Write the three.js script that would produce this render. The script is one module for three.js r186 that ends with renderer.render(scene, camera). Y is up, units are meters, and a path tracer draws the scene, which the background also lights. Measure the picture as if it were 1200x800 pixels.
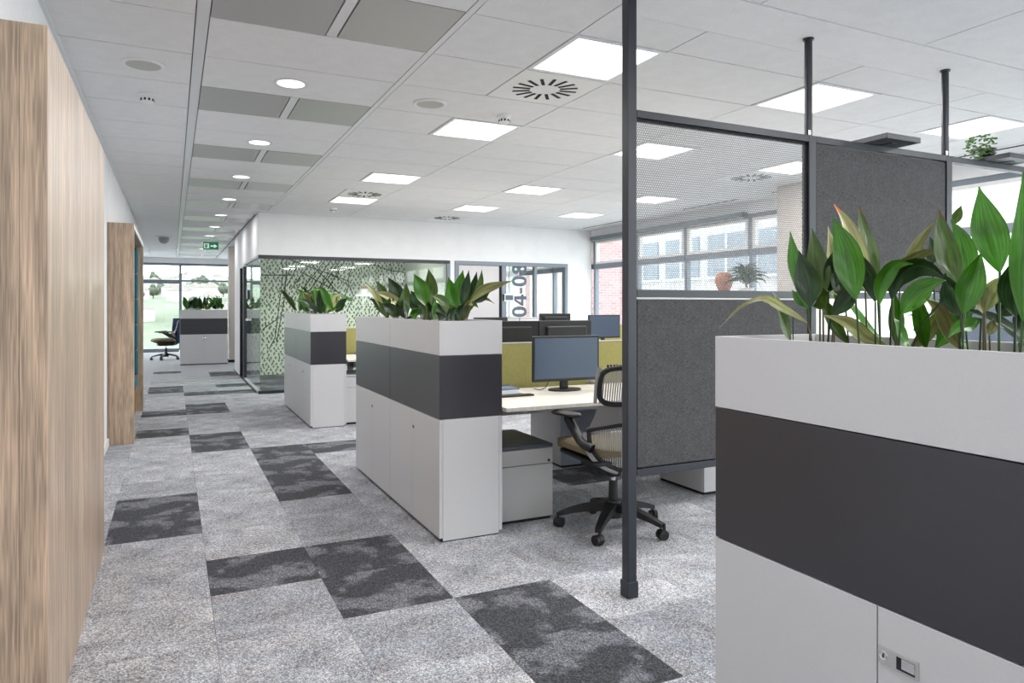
import * as THREE from 'three';
import { mergeGeometries } from 'three/addons/utils/BufferGeometryUtils.js';
import { RoundedBoxGeometry } from 'three/addons/geometries/RoundedBoxGeometry.js';
import { TextGeometry } from 'three/addons/geometries/TextGeometry.js';
import { FontLoader } from 'three/addons/loaders/FontLoader.js';
import { RectAreaLightUniformsLib } from 'three/addons/lights/RectAreaLightUniformsLib.js';

// ---------------------------------------------------------------- camera, sky, exposure
const scene = new THREE.Scene();
const camera = new THREE.PerspectiveCamera(51.776, 1.5, 0.05, 600);
camera.position.set(0, 1.333, 0);
camera.rotation.y = THREE.MathUtils.degToRad(-25.78);
camera.setViewOffset(1200, 800, 0, 41.2, 1200, 800);      // shift lens: level camera, verticals stay vertical
scene.add(camera);
const renderer = new THREE.WebGLRenderer({ antialias: true });
renderer.toneMapping = THREE.LinearToneMapping;
renderer.toneMappingExposure = 1.3;
renderer.shadowMap.enabled = true;
RectAreaLightUniformsLib.init();
scene.background = new THREE.Color().setRGB(0.93, 0.97, 1.0);   // bright overcast sky
scene.backgroundIntensity = 4.6;
const PANEL_LIGHT = 20.5, PANEL_GLOW = 1.6, DOWN_LIGHT = 130;
const WARM = new THREE.Color().setRGB(1, 0.985, 0.972);

// ---------------------------------------------------------------- helpers (x right, y up, d = distance along the corridor, z = -d)
let seed = 20240611;
const rnd = () => { seed = (seed * 1664525 + 1013904223) >>> 0; return seed / 4294967296; };
const rr = (a, b) => a + (b - a) * rnd();
const V3 = (x, y, d) => new THREE.Vector3(x, y, -d);
const used = {};
const numbered = (n) => { const k = used[n] = (used[n] ?? -1) + 1; return k ? n + '_' + String(k).padStart(3, '0') : n; };
function box(x0, x1, y0, y1, d0, d1, r = 0) {             // a box between two corners
  const w = Math.abs(x1 - x0), h = Math.abs(y1 - y0), d = Math.abs(d1 - d0);
  const g = r ? new RoundedBoxGeometry(w, h, d, 1, Math.min(r, w * 0.45, h * 0.45, d * 0.45)) : new THREE.BoxGeometry(w, h, d);
  return g.translate((x0 + x1) / 2, (y0 + y1) / 2, -(d0 + d1) / 2);
}
const cyl = (r0, r1, h, seg = 20) => new THREE.CylinderGeometry(r0, r1, h, seg);
const tube = (pts, r, seg = 16, rs = 6, closed = false) => new THREE.TubeGeometry(new THREE.CatmullRomCurve3(pts, closed, 'catmullrom', 0.5), seg, r, rs, closed);
function merge(list) {
  const l = (Array.isArray(list) ? list : [list]).map((g) => {
    const n = g.index ? g.toNonIndexed() : g;
    for (const k of Object.keys(n.attributes)) if (!['position', 'normal', 'uv'].includes(k)) n.deleteAttribute(k);
    n.clearGroups();
    return n;
  });
  return l.length === 1 ? l[0] : mergeGeometries(l);
}
function metreUV(g) {                                      // uv in metres, seen along the axis each face points to
  const p = g.attributes.position, n = g.attributes.normal, uv = g.attributes.uv;
  for (let i = 0; i < p.count; i++) {
    const ax = Math.abs(n.getX(i)), ay = Math.abs(n.getY(i)), az = Math.abs(n.getZ(i));
    if (ay > ax && ay > az) uv.setXY(i, p.getX(i), p.getZ(i));
    else if (ax > az) uv.setXY(i, p.getZ(i), p.getY(i));
    else uv.setXY(i, p.getX(i), p.getY(i));
  }
  return g;
}
function mesh(name, list, mat, parent, keepUV = false) {
  const g = merge(list);
  if (!keepUV) metreUV(g);
  const m = new THREE.Mesh(g, mat);
  m.name = parent ? name : numbered(name); m.castShadow = m.receiveShadow = true;
  (parent ?? scene).add(m);
  return m;
}
function thing(name, label, category, x = 0, y = 0, d = 0, turn = 0, group) {
  const o = new THREE.Group(); o.name = numbered(name); o.position.set(x, y, -d); o.rotation.y = turn;
  o.userData = { label, category }; if (group) o.userData.group = group;
  scene.add(o); return o;
}
function tag(o, label, category, group) { o.userData = { label, category }; if (group) o.userData.group = group; return o; }
function setting(name, label) { const o = new THREE.Group(); o.name = name; o.userData = { kind: 'structure', label, category: name.split('_')[0] }; scene.add(o); return o; }
function copy(o, x, y, d, turn, label) {
  const c = o.clone(); c.name = numbered(o.name.replace(/_\d+$/, '')); c.position.set(x, y, -d); c.rotation.y = turn ?? o.rotation.y;
  c.userData = { ...o.userData }; if (label) c.userData.label = label; scene.add(c); return c;
}

// ---------------------------------------------------------------- textures
function hash(x, y, s) { let h = (x * 374761393 + y * 668265263 + s * 974634777) | 0; h = Math.imul(h ^ (h >>> 13), 1274126177); return ((h ^ (h >>> 16)) >>> 0) / 4294967296; }
function vnoise(x, y, px, py, s) {                         // periodic value noise
  const xi = Math.floor(x), yi = Math.floor(y), fx = x - xi, fy = y - yi, m = (a, b) => ((a % b) + b) % b;
  const u = fx * fx * (3 - 2 * fx), v = fy * fy * (3 - 2 * fy);
  const h = (i, j) => hash(m(i, px), m(j, py), s);
  return (h(xi, yi) * (1 - u) + h(xi + 1, yi) * u) * (1 - v) + (h(xi, yi + 1) * (1 - u) + h(xi + 1, yi + 1) * u) * v;
}
function fbm(u, v, fx, fy, s, oct = 4) { let a = 0, w = 0.5, t = 0; for (let o = 0; o < oct; o++) { a += w * vnoise(u * fx, v * fy, fx, fy, s + o); t += w; w /= 2; fx *= 2; fy *= 2; } return a / t; }
function tex(w, h, fn, srgb = true, rep) {
  const d = new Uint8Array(w * h * 4);
  for (let y = 0; y < h; y++) for (let x = 0; x < w; x++) {
    const c = fn(x / w, y / h, x, y), i = (y * w + x) * 4;
    d[i] = Math.max(0, Math.min(255, c[0])); d[i + 1] = Math.max(0, Math.min(255, c[1])); d[i + 2] = Math.max(0, Math.min(255, c[2])); d[i + 3] = 255;
  }
  const t = new THREE.DataTexture(d, w, h); t.wrapS = t.wrapT = THREE.RepeatWrapping; t.magFilter = THREE.LinearFilter; t.minFilter = THREE.LinearMipmapLinearFilter; t.generateMipmaps = true;
  if (srgb) t.colorSpace = THREE.SRGBColorSpace;
  if (rep) t.repeat.set(rep[0], rep[1]);
  t.needsUpdate = true; return t;
}
const std = (o) => new THREE.MeshStandardMaterial(o);
const phy = (o) => new THREE.MeshPhysicalMaterial(o);
const lin = (r, g, b) => new THREE.Color().setRGB(r, g, b);

// carpet tiles: looped pile, flecked; light greys and dark blue-greys with cloudy patches
function carpetTex(s, dark) {
  return tex(384, 384, (u, v, x, y) => {
    const g = (hash(x >> 1, y >> 1, s) - 0.5) * 0.6 + (hash(x, y, s + 9) - 0.5) * 0.4 + (vnoise(u * 96, v * 96, 96, 96, s + 3) - 0.5) * 0.7;
    const c = fbm(u, v, dark ? 4 : 3, dark ? 4 : 6, s + 20, 4), k = fbm(u, v, 2, 7, s + 40, 3);
    if (dark) { const p = Math.max(0, Math.min(1, (c - 0.47) * 6)); const b = 60 + p * 44 + g * (70 + 40 * p); return [b, b * 1.0 + 1, b * 1.02 + 5]; }
    const b = 168 + (c - 0.5) * 60 + g * 140, w = (k - 0.5) * 10;
    return [b - 2 + w, b - 1 + w * 0.3, b + 3 - w * 0.4];
  });
}
const pileBump = tex(256, 256, (u, v, x, y) => { const b = 128 + (hash(x >> 1, y >> 1, 5) - 0.5) * 180; return [b, b, b]; }, false);
const carpetLight = [11, 31, 57].map((s, i) => phy({ sheen: 0.2, sheenRoughness: 0.6, sheenColor: lin(0.8, 0.85, 1), map: carpetTex(s, false), bumpMap: pileBump, bumpScale: 0.0025, roughness: 1, color: [lin(0.86, 0.86, 0.87), lin(0.76, 0.765, 0.785), lin(0.94, 0.935, 0.935)][i] }));
const carpetDark = [83, 97].map((s) => std({ map: carpetTex(s, true), bumpMap: pileBump, bumpScale: 0.0025, roughness: 1 }));

// sawn oak laminate, grain running up
const woodMap = tex(768, 1024, (u, v, x, y) => {
  const bend = fbm(u, v, 3, 3, 301, 3) * 0.05 + fbm(u, v, 2, 1, 310, 2) * 0.12;
  const uu = u + bend, board = Math.floor(u * 7), tone = hash(board, 3, 77);
  const ring = 0.5 + 0.5 * Math.sin((uu * 90 + fbm(u, v, 6, 2, 320, 3) * 14));
  const fine = vnoise(u * 384, v * 24, 384, 24, 330), fleck = vnoise(u * 200, v * 9, 200, 9, 340);
  const saw = 0;
  const b = 0.585 + 0.08 * (ring - 0.5) + 0.17 * (fine - 0.5) + 0.1 * (fleck - 0.5) + 0.07 * (tone - 0.5) + 0.14 * (fbm(u, v, 8, 2, 360, 3) - 0.5);
  return [b * 300 + saw, b * 260 + saw, b * 222 + saw * 0.8];
}, true, [1 / 0.9, 1 / 1.7]);
const wood = phy({ map: woodMap, roughness: 0.42, clearcoat: 0.45, clearcoatRoughness: 0.42 });
const tileMap = tex(256, 256, (u, v, x, y) => { const b = 238 + (hash(x, y, 4) - 0.5) * 14 + (fbm(u, v, 8, 8, 12, 3) - 0.5) * 8; return [b, b, b]; }, true, [1.7, 1.7]);
const ceilTile = std({ map: tileMap, roughness: 0.95, color: lin(0.93, 0.93, 0.95) });
const perfMap = tex(64, 64, (u, v) => { const a = Math.hypot(u - 0.25, v - 0.25), b = Math.hypot(u - 0.75, v - 0.75); const d = Math.min(a, b, Math.hypot(u - 1.25, v - 0.25), Math.hypot(u - 0.25, v - 1.25)); const c = d < 0.17 ? 84 : 188; return [c, c - 1, c]; }, true, [1 / 0.008, 1 / 0.008]);
const perfPanel = phy({ map: perfMap, roughness: 0.35, clearcoat: 0.5, clearcoatRoughness: 0.25 });
const gridBar = std({ color: lin(0.74, 0.75, 0.78), roughness: 0.35 });
const gridBack = std({ color: lin(0.34, 0.34, 0.35), roughness: 0.9 });
const plasterMap = tex(256, 256, (u, v, x, y) => { const b = 240 + (hash(x, y, 14) - 0.5) * 6 + (fbm(u, v, 6, 6, 15, 4) - 0.5) * 8; return [b, b, b]; }, true, [0.9, 0.9]);
const plaster = std({ map: plasterMap, roughness: 0.9, color: lin(0.97, 0.97, 0.985) });
const beigePaint = std({ map: plasterMap, roughness: 0.85, color: lin(0.72, 0.66, 0.61) });
const lamMap = tex(128, 128, (u, v, x, y) => { const b = 236 + (hash(x, y, 24) - 0.5) * 7; return [b, b, b]; }, true, [6, 6]);
const whiteLam = phy({ map: lamMap, roughness: 0.42, color: lin(0.72, 0.715, 0.73), clearcoat: 0.1, clearcoatRoughness: 0.4 });
const darkLam = phy({ map: lamMap, roughness: 0.34, color: lin(0.034, 0.034, 0.043), clearcoat: 0.3, clearcoatRoughness: 0.3 });
const gapDark = std({ color: lin(0.02, 0.02, 0.022), roughness: 0.9 });
const frameMetal = phy({ color: lin(0.013, 0.016, 0.024), roughness: 0.4, metalness: 0.0, clearcoat: 0.15, clearcoatRoughness: 0.3 });
const windowMetal = std({ color: lin(0.2, 0.23, 0.27), roughness: 0.45, metalness: 0.3 });
const blackPlastic = std({ color: lin(0.012, 0.012, 0.013), roughness: 0.48 });
const greyPlastic = std({ color: lin(0.36, 0.35, 0.35), roughness: 0.5 });
const chrome = std({ color: lin(0.75, 0.75, 0.76), roughness: 0.2, metalness: 1 });
const whitePlastic = std({ color: lin(0.8, 0.8, 0.79), roughness: 0.45 });
const glass = phy({ color: lin(0.97, 1, 0.985), roughness: 0.02, transmission: 1, thickness: 0, ior: 1.5 });
const greenGlass = phy({ color: lin(0.84, 0.94, 0.9), roughness: 0.02, transmission: 1, thickness: 0, ior: 1.5 });
const weave = (s, a, b, c, n) => tex(192, 192, (u, v, x, y) => { const k = ((x >> 1) + (y >> 1)) % 2 ? 1 : -1, g = (hash(x >> 1, y >> 1, s) - 0.5) * n + k * n * 0.15 + (fbm(u, v, 4, 4, s + 1, 3) - 0.5) * n * 0.15; return [a + g, b + g, c + g]; }, true, [1 / 0.22, 1 / 0.22]);
const darkFabric = std({ map: weave(201, 72, 72, 73, 44), roughness: 1, bumpMap: pileBump, bumpScale: 0.001 });
const blueFabric = std({ map: weave(207, 92, 100, 114, 30), roughness: 1 });
const oliveFabric = std({ map: weave(211, 150, 145, 90, 30), roughness: 1 });
const oliveSeat = std({ map: weave(214, 118, 107, 82, 22), roughness: 0.9 });
const tealFabric = std({ map: weave(217, 44, 108, 122, 26), roughness: 0.95 });
const greyFabric = std({ map: weave(219, 205, 210, 214, 20), roughness: 0.95 });
const mustard = std({ map: weave(221, 150, 118, 50, 26), roughness: 0.95 });
const navyCloth = std({ map: weave(223, 42, 52, 84, 26), roughness: 0.95 });
const deskTop = phy({ map: tex(256, 256, (u, v, x, y) => { const b = 226 + (vnoise(u * 128, v * 8, 128, 8, 61) - 0.5) * 14; return [b - 12, b - 17, b - 26]; }, true, [1, 1]), roughness: 0.45 });
const greyLam = phy({ map: lamMap, color: lin(0.42, 0.41, 0.42), roughness: 0.45 });
const silver = phy({ map: lamMap, color: lin(0.58, 0.57, 0.56), roughness: 0.4, metalness: 0.15 });
const soilMat = std({ map: tex(128, 128, (u, v, x, y) => { const b = 44 + hash(x >> 1, y >> 1, 71) * 46; return [b, b * 0.85, b * 0.7]; }, true, [5, 5]), roughness: 1 });
const screenMat = phy({ color: lin(0.05, 0.075, 0.12), roughness: 0.32, clearcoat: 0.2, clearcoatRoughness: 0.3 });
const lampGlow = std({ color: lin(0.9, 0.9, 0.88), emissive: lin(1, 0.965, 0.92), emissiveIntensity: PANEL_GLOW, roughness: 0.8 });
const leafTex = (s, a, b, c, vein) => tex(128, 256, (u, v, x, y) => {
  const st = (vnoise(u * 40, v * 3, 40, 3, s) - 0.5) * 2 * vein, pt = (fbm(u, v, 4, 6, s + 4, 3) - 0.5) * 40, mid = Math.abs(u - 0.5) < 0.025 ? 16 : 0;
  return [a + st * 0.7 + pt * 0.6 + mid, b + st + pt + mid, c + st * 0.5 + pt * 0.4 + mid * 0.6];
});
const leafMats = [[401, 20, 56, 10, 22], [407, 64, 90, 26, 30], [413, 58, 118, 12, 28], [419, 136, 138, 84, 38]].map(([s, a, b, c, n]) =>
  phy({ map: leafTex(s, a, b, c, n), vertexColors: true, roughness: 0.36, side: THREE.DoubleSide, transmission: 0.14, thickness: 0, clearcoat: 0.12, clearcoatRoughness: 0.25 }));
const LEAVES_N = [
 [[1.5,1.19,1.304],[[1.5,1.325,1.323],[1.5,1.403,1.343],[1.5,1.456,1.366],[1.5,1.535,1.381]],0.04,2,10,0],
 [[1.44,1.19,1.265],[[1.44,1.331,1.261],[1.44,1.387,1.27],[1.44,1.424,1.28],[1.44,1.475,1.299]],0.054,0,-5,0],
 [[1.6,1.19,1.463],[[1.6,1.296,1.463],[1.6,1.324,1.459]],0.006,0,0,0],
 [[1.58,1.19,1.341],[[1.58,1.354,1.343],[1.58,1.417,1.351],[1.58,1.471,1.365],[1.58,1.548,1.38]],0.049,1,15,0],
 [[1.52,1.19,1.325],[[1.52,1.331,1.345],[1.52,1.351,1.369],[1.52,1.378,1.394]],0.022,2,0,0],
 [[1.68,1.19,1.401],[[1.68,1.352,1.385],[1.68,1.435,1.389],[1.68,1.504,1.397],[1.68,1.561,1.411]],0.054,3,50,0],
 [[1.6,1.19,1.342],[[1.6,1.371,1.342],[1.607,1.424,1.328],[1.613,1.469,1.318],[1.62,1.516,1.316]],0.053,0,20,0],
 [[1.46,1.19,1.135],[[1.46,1.349,1.148],[1.46,1.419,1.162],[1.46,1.479,1.179],[1.46,1.549,1.212]],0.061,2,-10,0],
 [[1.56,1.19,1.192],[[1.56,1.374,1.199],[1.56,1.449,1.217],[1.56,1.538,1.245],[1.56,1.601,1.292]],0.052,3,40,1],
 [[1.62,1.19,1.201],[[1.62,1.391,1.212],[1.62,1.477,1.233],[1.62,1.539,1.25],[1.62,1.6,1.265]],0.042,1,35,1],
 [[1.42,1.19,1.228],[[1.42,1.292,1.253],[1.407,1.331,1.323],[1.395,1.356,1.373],[1.382,1.331,1.444],[1.37,1.271,1.514]],0.029,3,60,0],
 [[1.46,1.19,1.25],[[1.46,1.325,1.25],[1.445,1.349,1.232],[1.43,1.379,1.214]],0.045,1,60,0],
 [[1.5,1.19,1.266],[[1.5,1.31,1.251],[1.5,1.349,1.208],[1.5,1.385,1.173],[1.5,1.402,1.146]],0.043,0,-20,0],
 [[1.62,1.19,1.343],[[1.62,1.344,1.335],[1.62,1.364,1.32],[1.62,1.383,1.301]],0.027,3,20,0],
 [[1.5,1.19,1.112],[[1.5,1.337,1.115],[1.5,1.376,1.112],[1.5,1.408,1.095],[1.5,1.429,1.072],[1.5,1.429,1.032]],0.034,2,20,0],
 [[1.56,1.19,1.133],[[1.56,1.349,1.127],[1.56,1.393,1.115],[1.56,1.422,1.073],[1.56,1.418,1.034],[1.56,1.389,0.989]],0.044,0,25,0],
 [[1.5,1.19,1.126],[[1.5,1.343,1.126],[1.5,1.388,1.138],[1.5,1.434,1.163],[1.5,1.482,1.199]],0.039,0,-30,0],
 [[1.66,1.19,1.183],[[1.66,1.421,1.176],[1.67,1.467,1.149],[1.68,1.512,1.125],[1.69,1.547,1.097]],0.027,3,40,0],
 [[1.6,1.19,1.143],[[1.6,1.43,1.162],[1.6,1.442,1.113],[1.6,1.459,1.071],[1.6,1.464,1.027]],0.023,3,30,0],
 [[1.46,1.19,1.043],[[1.46,1.316,1.032],[1.46,1.352,1.004],[1.46,1.377,0.972],[1.46,1.388,0.932]],0.045,2,-15,0],
 [[1.48,1.19,1.035],[[1.48,1.29,1.002],[1.48,1.342,0.955],[1.48,1.352,0.945]],0.004,0,0,0],
 [[1.46,1.19,0.893],[[1.46,1.38,0.907],[1.46,1.43,0.924],[1.46,1.485,0.937],[1.46,1.539,0.947]],0.045,1,25,1],
 [[1.58,1.19,0.956],[[1.58,1.363,0.972],[1.58,1.425,0.964],[1.58,1.483,0.974],[1.58,1.528,0.997]],0.044,2,-10,0],
 [[1.52,1.19,0.94],[[1.52,1.312,0.94],[1.52,1.342,0.95],[1.52,1.383,0.965],[1.52,1.404,0.975]],0.045,0,-20,0],
 [[1.43,1.19,0.879],[[1.43,1.318,0.878],[1.43,1.365,0.865],[1.43,1.401,0.854],[1.43,1.439,0.842]],0.045,2,5,0],
 [[1.66,1.19,1.026],[[1.66,1.525,1.04],[1.66,1.541,1.034],[1.66,1.569,1.023]],0.019,1,0,0],
 [[1.44,1.19,0.816],[[1.44,1.399,0.814],[1.44,1.446,0.824],[1.44,1.502,0.839],[1.44,1.57,0.853]],0.054,2,-8,0],
 [[1.5,1.19,0.889],[[1.5,1.308,0.884],[1.48,1.298,0.896],[1.46,1.288,0.907],[1.44,1.268,0.914]],0.03,2,35,0],
 [[1.46,1.19,0.851],[[1.46,1.322,0.854],[1.46,1.355,0.843],[1.46,1.378,0.827],[1.46,1.391,0.806]],0.035,3,-30,0],
 [[1.48,1.19,0.868],[[1.48,1.318,0.868],[1.48,1.341,0.871],[1.48,1.37,0.872]],0.021,3,10,0],
 [[1.5,1.19,0.866],[[1.5,1.274,0.868],[1.5,1.294,0.863],[1.5,1.308,0.86]],0.019,3,0,0],
 [[1.42,1.19,0.778],[[1.42,1.314,0.775],[1.42,1.358,0.778],[1.42,1.397,0.769],[1.42,1.44,0.757]],0.048,0,0,0],
 [[1.52,1.19,0.861],[[1.52,1.313,0.861],[1.52,1.332,0.845],[1.52,1.351,0.832]],0.034,0,10,0],
 [[1.4,1.19,0.761],[[1.4,1.306,0.751],[1.4,1.4,0.745],[1.4,1.485,0.743],[1.4,1.581,0.751]],0.051,2,10,0],
 [[1.55,1.19,0.835],[[1.55,1.279,0.84],[1.55,1.313,0.831],[1.55,1.341,0.818]],0.029,0,0,0],
 [[1.68,1.19,1.089],[[1.68,1.435,1.107],[1.68,1.475,1.104],[1.68,1.505,1.113]],0.029,0,20,0],
 [[1.62,1.19,1.292],[[1.62,1.344,1.306],[1.62,1.407,1.321],[1.62,1.459,1.343]],0.044,0,10,0],
];
const LEAVES_M = [
 [[1.521,1.19,5.404],[[1.505,1.27,5.412],[1.458,1.387,5.435],[1.405,1.475,5.46],[1.347,1.528,5.488]],0.042,3,30,0],
 [[1.529,1.19,5.476],[[1.535,1.281,5.474],[1.518,1.4,5.482],[1.492,1.483,5.494],[1.456,1.536,5.512]],0.071,1,0,0],
 [[1.606,1.19,5.446],[[1.627,1.293,5.436],[1.617,1.412,5.441],[1.584,1.495,5.457],[1.547,1.566,5.475]],0.1,0,0,0],
 [[1.666,1.19,5.361],[[1.655,1.305,5.366],[1.591,1.375,5.397],[1.506,1.428,5.438],[1.419,1.44,5.48]],0.061,3,30,0],
 [[1.529,1.19,5.475],[[1.529,1.257,5.475],[1.486,1.328,5.496],[1.449,1.376,5.514],[1.403,1.397,5.536]],0.048,0,10,0],
 [[1.661,1.19,5.325],[[1.661,1.27,5.325],[1.647,1.352,5.332],[1.65,1.434,5.33],[1.653,1.518,5.329]],0.073,1,20,0],
 [[1.437,1.19,4.19],[[1.425,1.339,4.196],[1.408,1.423,4.204],[1.387,1.479,4.215],[1.36,1.537,4.228]],0.08,2,0,0],
 [[1.546,1.19,4.448],[[1.555,1.339,4.443],[1.551,1.428,4.446],[1.546,1.508,4.448],[1.533,1.584,4.454]],0.072,1,0,0],
 [[1.666,1.19,4.958],[[1.676,1.262,4.953],[1.641,1.329,4.97],[1.611,1.395,4.984],[1.584,1.45,4.997]],0.101,0,0,0],
 [[1.592,1.19,4.595],[[1.592,1.237,4.595],[1.601,1.288,4.591],[1.597,1.339,4.593],[1.588,1.39,4.597]],0.086,0,0,0],
 [[1.657,1.19,4.406],[[1.684,1.279,4.393],[1.689,1.359,4.391],[1.675,1.448,4.397],[1.656,1.53,4.407]],0.086,2,0,0],
 [[1.478,1.19,3.929],[[1.47,1.294,3.932],[1.454,1.356,3.94],[1.422,1.387,3.956],[1.378,1.399,3.977]],0.053,1,30,0],
 [[1.589,1.19,4.066],[[1.585,1.32,4.068],[1.593,1.394,4.064],[1.605,1.477,4.058],[1.62,1.558,4.051]],0.07,2,0,0],
 [[1.561,1.19,3.959],[[1.573,1.338,3.953],[1.585,1.41,3.947],[1.602,1.483,3.939],[1.611,1.552,3.934]],0.049,0,20,0],
 [[1.614,1.19,4.056],[[1.639,1.339,4.044],[1.669,1.403,4.03],[1.685,1.477,4.022],[1.698,1.548,4.016]],0.048,0,10,0],
 [[1.623,1.19,4.052],[[1.673,1.357,4.028],[1.702,1.422,4.014],[1.719,1.486,4.006],[1.726,1.56,4.002]],0.041,1,20,0],
 [[1.557,1.19,3.864],[[1.581,1.356,3.853],[1.644,1.422,3.822],[1.724,1.457,3.783],[1.81,1.484,3.742]],0.051,3,30,0],
 [[1.575,1.19,3.933],[[1.631,1.356,3.905],[1.672,1.383,3.886],[1.7,1.41,3.872],[1.726,1.426,3.86]],0.041,0,20,0],
 [[1.573,1.19,3.964],[[1.602,1.32,3.951],[1.65,1.375,3.927],[1.707,1.379,3.9],[1.755,1.349,3.877]],0.031,3,40,0],
 [[1.667,1.19,4.215],[[1.684,1.272,4.206],[1.71,1.329,4.194],[1.745,1.348,4.177],[1.771,1.324,4.164]],0.048,2,10,0],
 [[1.635,1.19,4.238],[[1.635,1.262,4.238],[1.627,1.3,4.242],[1.648,1.339,4.232],[1.653,1.377,4.23]],0.048,3,10,0],
 [[1.461,1.19,5.033],[[1.461,1.252,5.033],[1.446,1.307,5.04],[1.412,1.34,5.056],[1.382,1.351,5.071]],0.061,0,0,0],
 [[1.596,1.19,5.455],[[1.607,1.245,5.45],[1.618,1.293,5.445],[1.634,1.34,5.437],[1.628,1.388,5.44]],0.071,0,0,0],
 [[1.465,1.19,4.515],[[1.465,1.249,4.515],[1.456,1.279,4.519],[1.474,1.299,4.51],[1.492,1.319,4.502]],0.05,2,30,0],
 [[1.584,1.19,4.378],[[1.584,1.241,4.378],[1.598,1.29,4.372],[1.584,1.329,4.378],[1.567,1.359,4.387]],0.063,0,20,0],
 [[1.465,1.19,3.944],[[1.473,1.258,3.94],[1.465,1.303,3.944],[1.449,1.329,3.952],[1.433,1.338,3.96]],0.053,0,20,0],
 [[1.518,1.19,3.861],[[1.518,1.25,3.861],[1.526,1.294,3.857],[1.542,1.338,3.849],[1.534,1.373,3.853]],0.049,0,20,0],
];
const LINES=[[[1.932,2.259],[1.956,1.983],[1.896,1.43],[1.812,0.729],[1.693,0.482]],[[2.029,2.262],[1.993,1.531],[1.836,0.628]],[[2.175,2.241],[2.005,1.859],[1.969,1.531]],[[3.081,2.267],[2.901,1.99],[2.672,1.664]],[[3.003,2.265],[2.521,1.483]],[[2.773,2.258],[2.323,1.66]],[[2.521,2.251],[2.102,1.658]],[[2.298,2.245],[2.029,1.733]],[[3.159,2.243],[2.824,1.691]],[[2.901,2.288],[2.422,1.585]],[[1.575,1.938],[2.126,1.949]],[[2.298,2.016],[3.133,1.564],[3.341,1.461]],[[2.053,2.263],[3.263,1.84]],[[3.355,2.275],[3.224,1.853],[3.341,1.539],[3.211,1.225]],[[2.901,1.99],[3.25,1.748]],[[3.263,1.775],[3.081,1.356]],[[3.714,2.205],[4.122,2.082],[4.54,2.036]],[[4.122,2.323],[4.149,1.894]],[[3.93,1.276],[3.767,1.064]],[[1.575,0.882],[1.981,1.179]],[[2.422,2.248],[2.824,1.846],[3.185,1.434]]];

// ================================================================ SETTING
const C = 2.757;                                           // ceiling height
// ---- floor: 0.5 m carpet tiles, light with dark ones scattered along the walkway
const floor = setting('floor', 'grey carpet tile floor with scattered dark tiles');
mesh('slab', box(-6.4, 7.5, -0.2, -0.008, -7.4, 23.1), gapDark, floor);
{
  const X0 = 0.159, D0 = 2.014, dark = new Set(['-1,5', '-1,6', '0,3', '1,2', '1,3', '2,0', '2,1', '1,6', '1,7', '1,8', '1,9', '2,9', '3,9', '0,10', '0,11', '-1,12', '0,15', '0,16', '-1,15', '-1,20', '-1,21', '0,19', '1,19', '1,21', '1,25', '1,26', '-1,27', '5,5', '6,5', '4,7', '7,2']);
  const g = metreUV(new THREE.BoxGeometry(0.4985, 0.008, 0.4985)); { const p = g.attributes.position, uv = g.attributes.uv; for (let i = 0; i < p.count; i++) uv.setXY(i, p.getX(i) * 2 + 0.5, p.getZ(i) * 2 + 0.5); }
  camera.updateMatrixWorld(); camera.updateProjectionMatrix();
  const all = [];
  for (let k = -13; k < 14; k++) for (let r = -19; r < 42; r++) {
    const x = X0 + 0.5 * k + 0.25, d = D0 + 0.5 * r + 0.25;
    if (x < -6.2 || x > 7.35 || d > 22.9 || d < -7.2) continue;
    if (x < -0.6 && d < 10.3) continue;
    if (x > 1.4 && d > 11.4 && d < 15.9) continue;
    const s = V3(x, 0, d).project(camera), depth = x * 0.435 + d * 0.9, inView = depth > 0.5 && Math.abs(s.x) < 1.15 && s.y > -1.3 && s.y < 1;
    const id = k + ',' + r;
    all.push({ x, d, dark: dark.has(id), rank: dark.has(id) ? -1 : depth + (inView ? 0 : 100) + (x > 1.36 && x < 1.76 ? 60 : 0) + (x > 3.4 ? 3 : 0) });
  }
  all.sort((a, b) => a.rank - b.rank);
  const rest = [];
  all.forEach((t, i) => {
    if (i < 299) {
      const m = new THREE.Mesh(g, t.dark ? carpetDark[i % 2] : carpetLight[Math.floor(rnd() * 3)]);
      m.name = 'carpet_tile'; m.position.set(t.x, -0.004, -t.d); m.rotation.y = t.dark ? (rnd() < 0.5 ? 0 : Math.PI) : (rnd() < 0.65 ? 0 : 1) * Math.PI / 2 + (rnd() < 0.5 ? Math.PI : 0); m.receiveShadow = m.castShadow = true;
      floor.add(m);
    } else rest.push(g.clone().translate(t.x, -0.004, -t.d));
  });
  const f = mesh('carpet_tile_field', rest, carpetLight[0], floor, true); f.userData = { kind: 'stuff', label: 'light grey carpet tiles further off' };
  mesh('meeting_room_carpet', box(1.2, 7.2, -0.008, 0, 11.3, 14.45), std({ map: carpetDark[0].map, roughness: 1 }), floor);
}

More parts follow.
